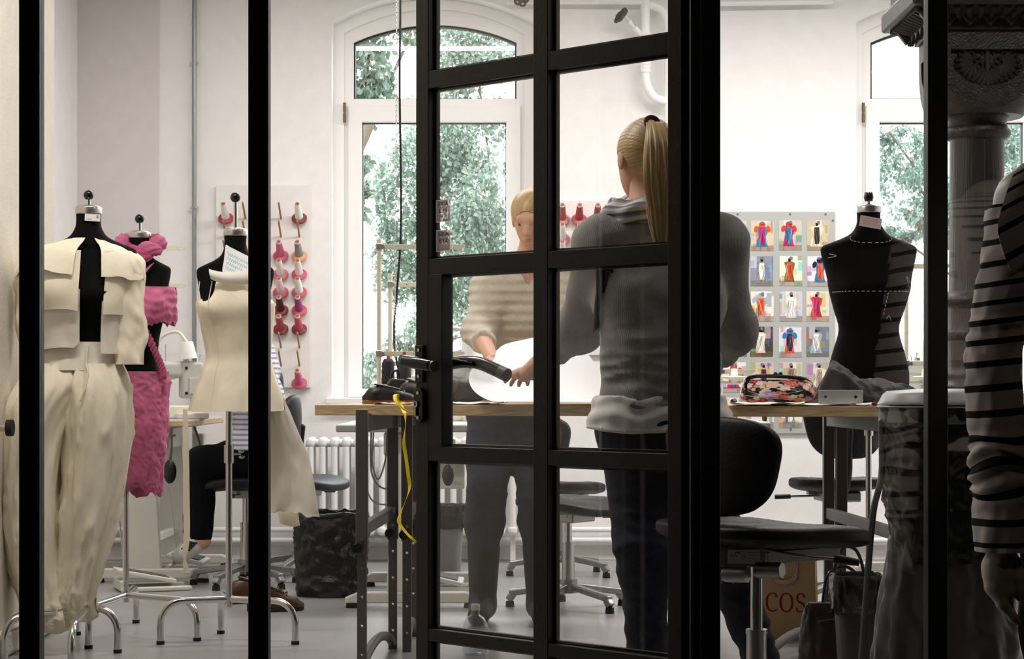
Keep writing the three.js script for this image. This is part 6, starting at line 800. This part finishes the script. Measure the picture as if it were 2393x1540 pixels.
  part(o, 'scarf_end', surf((u, v) => { const c = along1([[...W(1412, 610, 5.5).toArray()], [...W(1414, 670, 5.5).toArray()], [...W(1408, 720, 5.52).toArray()], [...W(1404, 768, 5.53).toArray()]], v); return [c[0] + (u - .5) * .05 * (1 - .2 * v), c[1] + smooth(.85, 1, v) * .02 * N3(u * 20, 0, 1), c[2] + .006 * sin(u * 14)]; }, 24, 24, { thick: .003 }), M(0x1e1c1d, .95), 'dark fringed scarf end');
}
{ // ---- person on the far side of the table
  const P = at(1215, 0, 8.15), o = personRoot('blond person in a pale olive jumper across the cutting table', P), W = (px, py, d = 8.15) => { const q = at(px, py, d); return V(q.x - P.x, q.y, q.z - P.z); };
  const hc = W(1243, 513, 7.98), nk = W(1236, 610, 8.05), shL = W(1145, 672, 8.08), shR = W(1322, 668, 8.08), elL = W(1118, 775, 7.95), elR = W(1345, 775, 7.95), wrL = W(1150, 838, 7.55), wrR = W(1290, 845, 7.5), hipL = W(1150, 985), hipR = W(1246, 985), knL = W(1132, 1215, 8.1), knR = W(1258, 1215, 8.1), anL = W(1128, 1415), anR = W(1262, 1415);
  const torso = [bone(W(1170, 950), W(1228, 950), .11, .11), bone(W(1190, 850), W(1240, 850), .1, .1), bone(W(1195, 740, 8.12), W(1268, 740, 8.12), .11, .11), bone(W(1180, 680, 8.1), W(1290, 678, 8.1), .07, .07), bone(W(1236, 660, 8.08), nk, .06, .05)], arms = [bone(W(1185, 672, 8.08), shL, .06, .056), bone(shL, elL, .054, .043), bone(elL, wrL, .042, .027), bone(W(1285, 668, 8.08), shR, .06, .056), bone(shR, elR, .054, .043), bone(elR, wrR, .042, .027)], legs = [bone(hipL, knL, .095, .062), bone(knL, anL, .06, .04), bone(hipR, knR, .095, .062), bone(knR, anR, .06, .04)], feet = [bone(anL, W(1118, 1440, 7.98), .036, .03), bone(anR, W(1268, 1440, 7.98), .036, .03)], neck = [bone(nk, W(1240, 560, 8.0), .048, .045)];
  const all = [...torso, ...arms, ...legs, ...feet, ...neck], [lo, hi] = bounds(all, .03), fix = new THREE.Matrix4().lookAt(V(-.25, -.45, 1), V(0, 0, 0), V(0, 1, 0)), toHead = (g) => g.applyMatrix4(fix).translate(hc.x, hc.y, hc.z);
  part(o, 'body', [field(caps(all, .05), lo, hi, .013), toHead(headGeo()), handGeo(wrL, W(1195, 865, 7.35).sub(wrL), V(0, 1, .2), -1, .4), handGeo(wrR, W(1262, 868, 7.3).sub(wrR), V(0, 1, .2), 1, .4)], mSkinA);
  const hf = (x, y, z) => max(ellip(x, y, z, 0, .036, -.014, .088, .092, .104), -(ellip(x, y, z, 0, -.04, .1, .075, .105, .075)), -(y + .1)); const hg = field(hf, [-.11, -.12, -.14], [.11, .15, .12], .005); part(o, 'hair', toHead(hg), mHair);
  const eyes = (s) => toHead(G([ball(.0095, s * .031, .009, .0795, 12)])); part(o, 'eye', eyes(-1), M(0x2c2622, .2)); part(o, 'eye', eyes(1), M(0x2c2622, .2));
  part(o, 'lips', toHead(G([egg(.019, .004, .006, 0, -.0565, .085), egg(.017, .005, .006, 0, -.064, .083)])), M(0xb5695c, .5));
  part(o, 'jumper', wrap([...torso, ...arms], .06, .017, (x, y, z) => { let c = W(0, 935).y - y; for (const [e, w] of [[elL, wrL], [elR, wrR]]) { const d = w.clone().sub(e), t = ((x - e.x) * d.x + (y - e.y) * d.y + (z - e.z) * d.z) / d.lengthSq(); if (z > .2) c = max(c, (t - .55) * d.length()); } const v = (W(0, 640).y - y) < .1 ? max(-1, .03 - (abs(x - nk.x) * 1.4 + (W(0, 610).y - y) * .8) + .06) : -1; return max(c, z > -.02 && y > W(0, 702).y ? v * .7 : -1); }, .012, (x, y, z) => .003 * N3(x * 10, y * 10, z * 10) + .0035 * sin(y * 150)), M(0xffffff, .95, { map: patchy(.8, .77, .7, .05, 121, [4, 4]), bumpMap: knit, bumpScale: .001 }));
  part(o, 'jeans', wrap([torso[0], ...legs], .05, .014, (x, y, z) => max(y - W(0, 945).y, .3 - y), .013, (x, y, z) => .005 * (1 - 2 * abs(N3(x * 3, y * 11, z * 3)))), M(0xffffff, .9, { map: patchy(.15, .17, .24, .25, 131, [5, 5]) }));
  part(o, 'boots', wrap([legs[1], legs[3], ...feet], .03, .016, (x, y, z) => max(.002 - y, y - .33), .012), M(0x0a0808, .6));
}
{ // ---- seated person behind the dress forms
  const d0 = 9.6, P = at(600, 0, d0), o = personRoot('seated person in a striped shirt and black trousers behind the peplum dress form', P), W = (px, py, d = d0) => { const q = at(px - 22 * smooth(520, 600, px), py, d); return V(q.x - P.x, q.y, q.z - P.z); };
  const hc = W(604, 722), nk = W(612, 790), shA = W(628, 826, 9.42), shB = W(620, 826, 9.78), elA = W(655, 925, 9.36), wrA = W(560, 930, 9.4), elB = W(600, 930, 9.85), wrB = W(520, 930, 9.85), hp = W(600, 1075), knA = W(474, 1080, 9.5), knB = W(470, 1085, 9.75), anA = W(470, 1262, 9.5), anB = W(448, 1275, 9.9);
  const torso = [bone(W(600, 1060, 9.5), W(600, 1060, 9.7), .11, .11), bone(W(612, 960, 9.53), W(612, 960, 9.67), .105, .105), bone(W(620, 870, 9.5), W(618, 870, 9.7), .105, .105), bone(W(622, 830, 9.46), W(618, 830, 9.74), .065, .065), bone(W(616, 820), nk, .06, .05)], arms = [bone(shA, elA, .052, .042), bone(elA, wrA, .042, .027), bone(shB, elB, .052, .042), bone(elB, wrB, .042, .027)], legs = [bone(W(595, 1075, 9.52), knA, .088, .064), bone(knA, anA, .06, .04), bone(W(595, 1075, 9.68), knB, .088, .064), bone(knB, anB, .06, .04)], feet = [bone(anA, W(438, 1288, 9.5), .034, .028), bone(anB, W(420, 1300, 9.9), .034, .028)], neck = [bone(nk, W(607, 755), .048, .045)];
  const all = [...torso, ...arms, ...legs, ...feet, ...neck], [lo, hi] = bounds(all, .03), fix = new THREE.Matrix4().lookAt(V(-1, -.3, .1), V(0, 0, 0), V(0, 1, 0)), toHead = (g) => g.applyMatrix4(fix).translate(hc.x, hc.y, hc.z);
  part(o, 'body', [field(caps(all, .05), lo, hi, .013), toHead(headGeo()), handGeo(wrA, V(-1, -.1, -.1), V(0, 1, 0), -1, .4), handGeo(wrB, V(-1, -.1, 0), V(0, 1, 0), 1, .4)], mSkinA);
  part(o, 'hair', toHead(field((x, y, z) => max(ellip(x, y, z, 0, .034, -.018, .086, .092, .104), -(ellip(x, y, z, 0, -.05, .1, .09, .11, .09)), -(y + .09)), [-.11, -.12, -.14], [.11, .15, .12], .006)), M(0x4a3626, .6));
  const stp = dataTex(4, 128, (u, v) => ((v * 8) % 1 < .35 ? [.52, .53, .6] : [.8, .8, .84]), true); stp.repeat.set(1, 5); part(o, 'shirt', wrap([...torso, ...arms], .05, .015, (x, y, z) => max(W(0, 1050).y - y, -.11 - x), .012, (x, y, z) => .004 * N3(x * 10, y * 10, z * 10)), M(0xffffff, .9, { map: stp }));
  part(o, 'trousers', wrap([torso[0], ...legs], .05, .014, (x, y, z) => max(y - W(0, 1030).y, W(0, 1258).y - y), .013, (x, y, z) => .005 * N3(x * 8, y * 8, z * 8)), M(0x0b0b0d, .9, { phys: true, specularIntensity: .25 }));
  part(o, 'sneakers', wrap(feet, .03, .014, (x, y, z) => .02 - y, .01), M(0xd9d6d2, .7)); const lc = []; for (let i = 0; i < 5; i++) { const c = W(452 - i * 4, 1274 + i * 4, 9.45); lc.push(bar([c.x - .02, c.y + .02, c.z + .03], [c.x + .025, c.y + .012, c.z + .045], .005, .005, 6)); } part(o, 'laces', lc, M(0x2a2a2c, .8));
}
// ---------- outdoors: ground, street front, trees ----------
struct('ground_outside', box(90, .2, 70, 4, -.75, WALL_BACK_Z - 35.6), M(0x77786f, .95));
{
  const P = at(2230, 0, 46), o = thing('building', 'pale house front across the street beyond the trees', 'building', [P.x + 6, -.65, P.z - 4]); part(o, 'wall', box(22, 13, 8, 0, 6.5, 0), M(0xdcdcd8, .9));
  const fr = box(1.1, 1.7, .08, 0, 0, 0), gl = box(.95, 1.5, .06, 0, 0, .03), mG = M(0x6d87a8, .2), mF = M(0xf0f0ee, .6);
  for (let r = 0; r < 3; r++) for (let c = 0; c < 7; c++) { const w = part(o, 'window', fr, mF); w.position.set(-9 + c * 3, 2.6 + r * 3.3, 4.02); part(w, 'pane', gl, mG); }
}
const leafGeo = (() => { const g = new THREE.BufferGeometry(), p = [[0, 0, 0], [.3, .35, .06], [.34, .62, .1], [0, 1, 0], [-.34, .62, .1], [-.3, .35, .06], [0, .5, -.05]], f = [[0, 1, 6], [1, 2, 6], [2, 3, 6], [3, 4, 6], [4, 5, 6], [5, 0, 6]]; g.setAttribute('position', new THREE.Float32BufferAttribute(f.flat().flatMap((i) => p[i]), 3)); g.setAttribute('uv', new THREE.Float32BufferAttribute(f.flat().flatMap((i) => [p[i][0], p[i][1]]), 2)); g.computeVertexNormals(); return g; })();
function tree(label, base, crowns, leaf, color, trunkR, twigs) {
  const o = thing('tree', label, 'tree', [base.x, -.65, base.z], 0, 'trees outside the windows'), mBark = M(0x5d5448, .9), top = crowns[0][0];
  part(o, 'trunk', tube([[0, 0, 0], [.1, 1.5, .05], [top.x - base.x, top.y + .65 - .6, top.z - base.z]], trunkR, 10, 30), mBark);
  crowns.forEach(([c, r, n], k) => { const a = [lerp(0, top.x - base.x, .5), 1.6 + k * .12, 0]; part(o, 'branch', tube([a, [lerp(a[0], c.x - base.x, .5), lerp(a[1], c.y + .65, .6), lerp(a[2], c.z - base.z, .5)], [c.x - base.x, c.y + .65, c.z - base.z]], trunkR * .3, 7, 20), mBark); for (let i = 0; i < twigs; i++) part(o, 'twig', tube([[c.x - base.x, c.y + .65, c.z - base.z], [c.x - base.x + rr(-.5, .5) * r[0], c.y + .65 + rr(-.5, .5) * r[1], c.z - base.z], [c.x - base.x + rr(-1, 1) * r[0], c.y + .65 + rr(-1, 1) * r[1], c.z - base.z + rr(-.5, .5) * r[2]]], trunkR * .09, 5, 10), mBark); });
  const total = crowns.reduce((s, c) => s + c[2], 0), im = new THREE.InstancedMesh(leafGeo, M(color, .8, { phys: true, transmission: .45, thickness: 0 }), total), m = new THREE.Matrix4(), e = new THREE.Euler(), col = new THREE.Color(); let i = 0;
  for (const [c, r, n] of crowns) { const knots = Array.from({ length: max(4, n / 60 | 0) }, () => { let v; do v = V(rr(-1, 1), rr(-1, 1), rr(-1, 1)); while (v.length() > 1); return v; }); for (let k = 0; k < n; k++) { const q = knots[rnd() * knots.length | 0], s = leaf * rr(.6, 1.25), sd = () => (rnd() + rnd() + rnd() - 1.5) * .32; e.set(rr(-1.2, 1.2), rr(0, 6.3), rr(1.6, 4.6)); m.compose(V(c.x - base.x + (q.x + sd()) * r[0], c.y + .65 + (q.y + sd()) * r[1], c.z - base.z + (q.z + sd()) * r[2]), new THREE.Quaternion().setFromEuler(e), V(s, s, s)); im.setMatrixAt(i, m); const b = rr(.7, 1.2); im.setColorAt(i, col.setRGB(b, b, b * rr(.8, 1))); i++; } }
  im.name = 'foliage'; im.userData.kind = 'stuff'; o.add(im); return o;
}
const A = (px, py, d) => at(px, py, d);
tree('lime tree with broad dark green leaves close to the window', A(560, 0, 17.5).setY(0), [[A(862, 135, 17), [.3, .5, .4], 1000], [A(780, 60, 17.5), [.5, .6, .5], 300], [A(850, 410, 17), [.1, .22, .2], 110], [A(838, 480, 17.2), [.08, .2, .2], 70], [A(960, 80, 17.3), [.2, .12, .2], 60]], .085, 0x53685a, .05, 2);
tree('feathery pale green tree seen through the arched window', A(1290, 0, 27).setY(0), [[A(1080, 330, 27), [.8, .8, .8], 4200], [A(960, 430, 26.5), [.5, .7, .7], 2000], [A(1110, 120, 27), [.7, .5, .6], 2400], [A(1080, 620, 27), [.8, .9, .8], 4200], [A(930, 600, 27), [.4, .6, .6], 1500], [A(1120, 500, 26), [.4, .6, .6], 2000], [A(870, 860, 25), [.16, .3, .4], 500], [A(980, 800, 26), [.5, .4, .5], 900]], .08, 0x74887f, .05, 6);
tree('leafy blue-green tree beyond the window by the iron column', A(2600, 0, 25).setY(0), [[A(2120, 390, 25), [.4, .5, .6], 1100], [A(2180, 480, 25), [.5, .4, .6], 1200], [A(2370, 330, 24), [.4, .7, .6], 1900], [A(2380, 520, 24), [.4, .8, .6], 1600], [A(2080, 310, 25), [.3, .2, .3], 260], [A(2110, 560, 25.5), [.4, .2, .4], 450]], .07, 0x708782, .05, 4);
scene.traverse((o) => { if (o.isMesh) { o.castShadow = true; o.receiveShadow = true; } });
renderer.render(scene, camera);
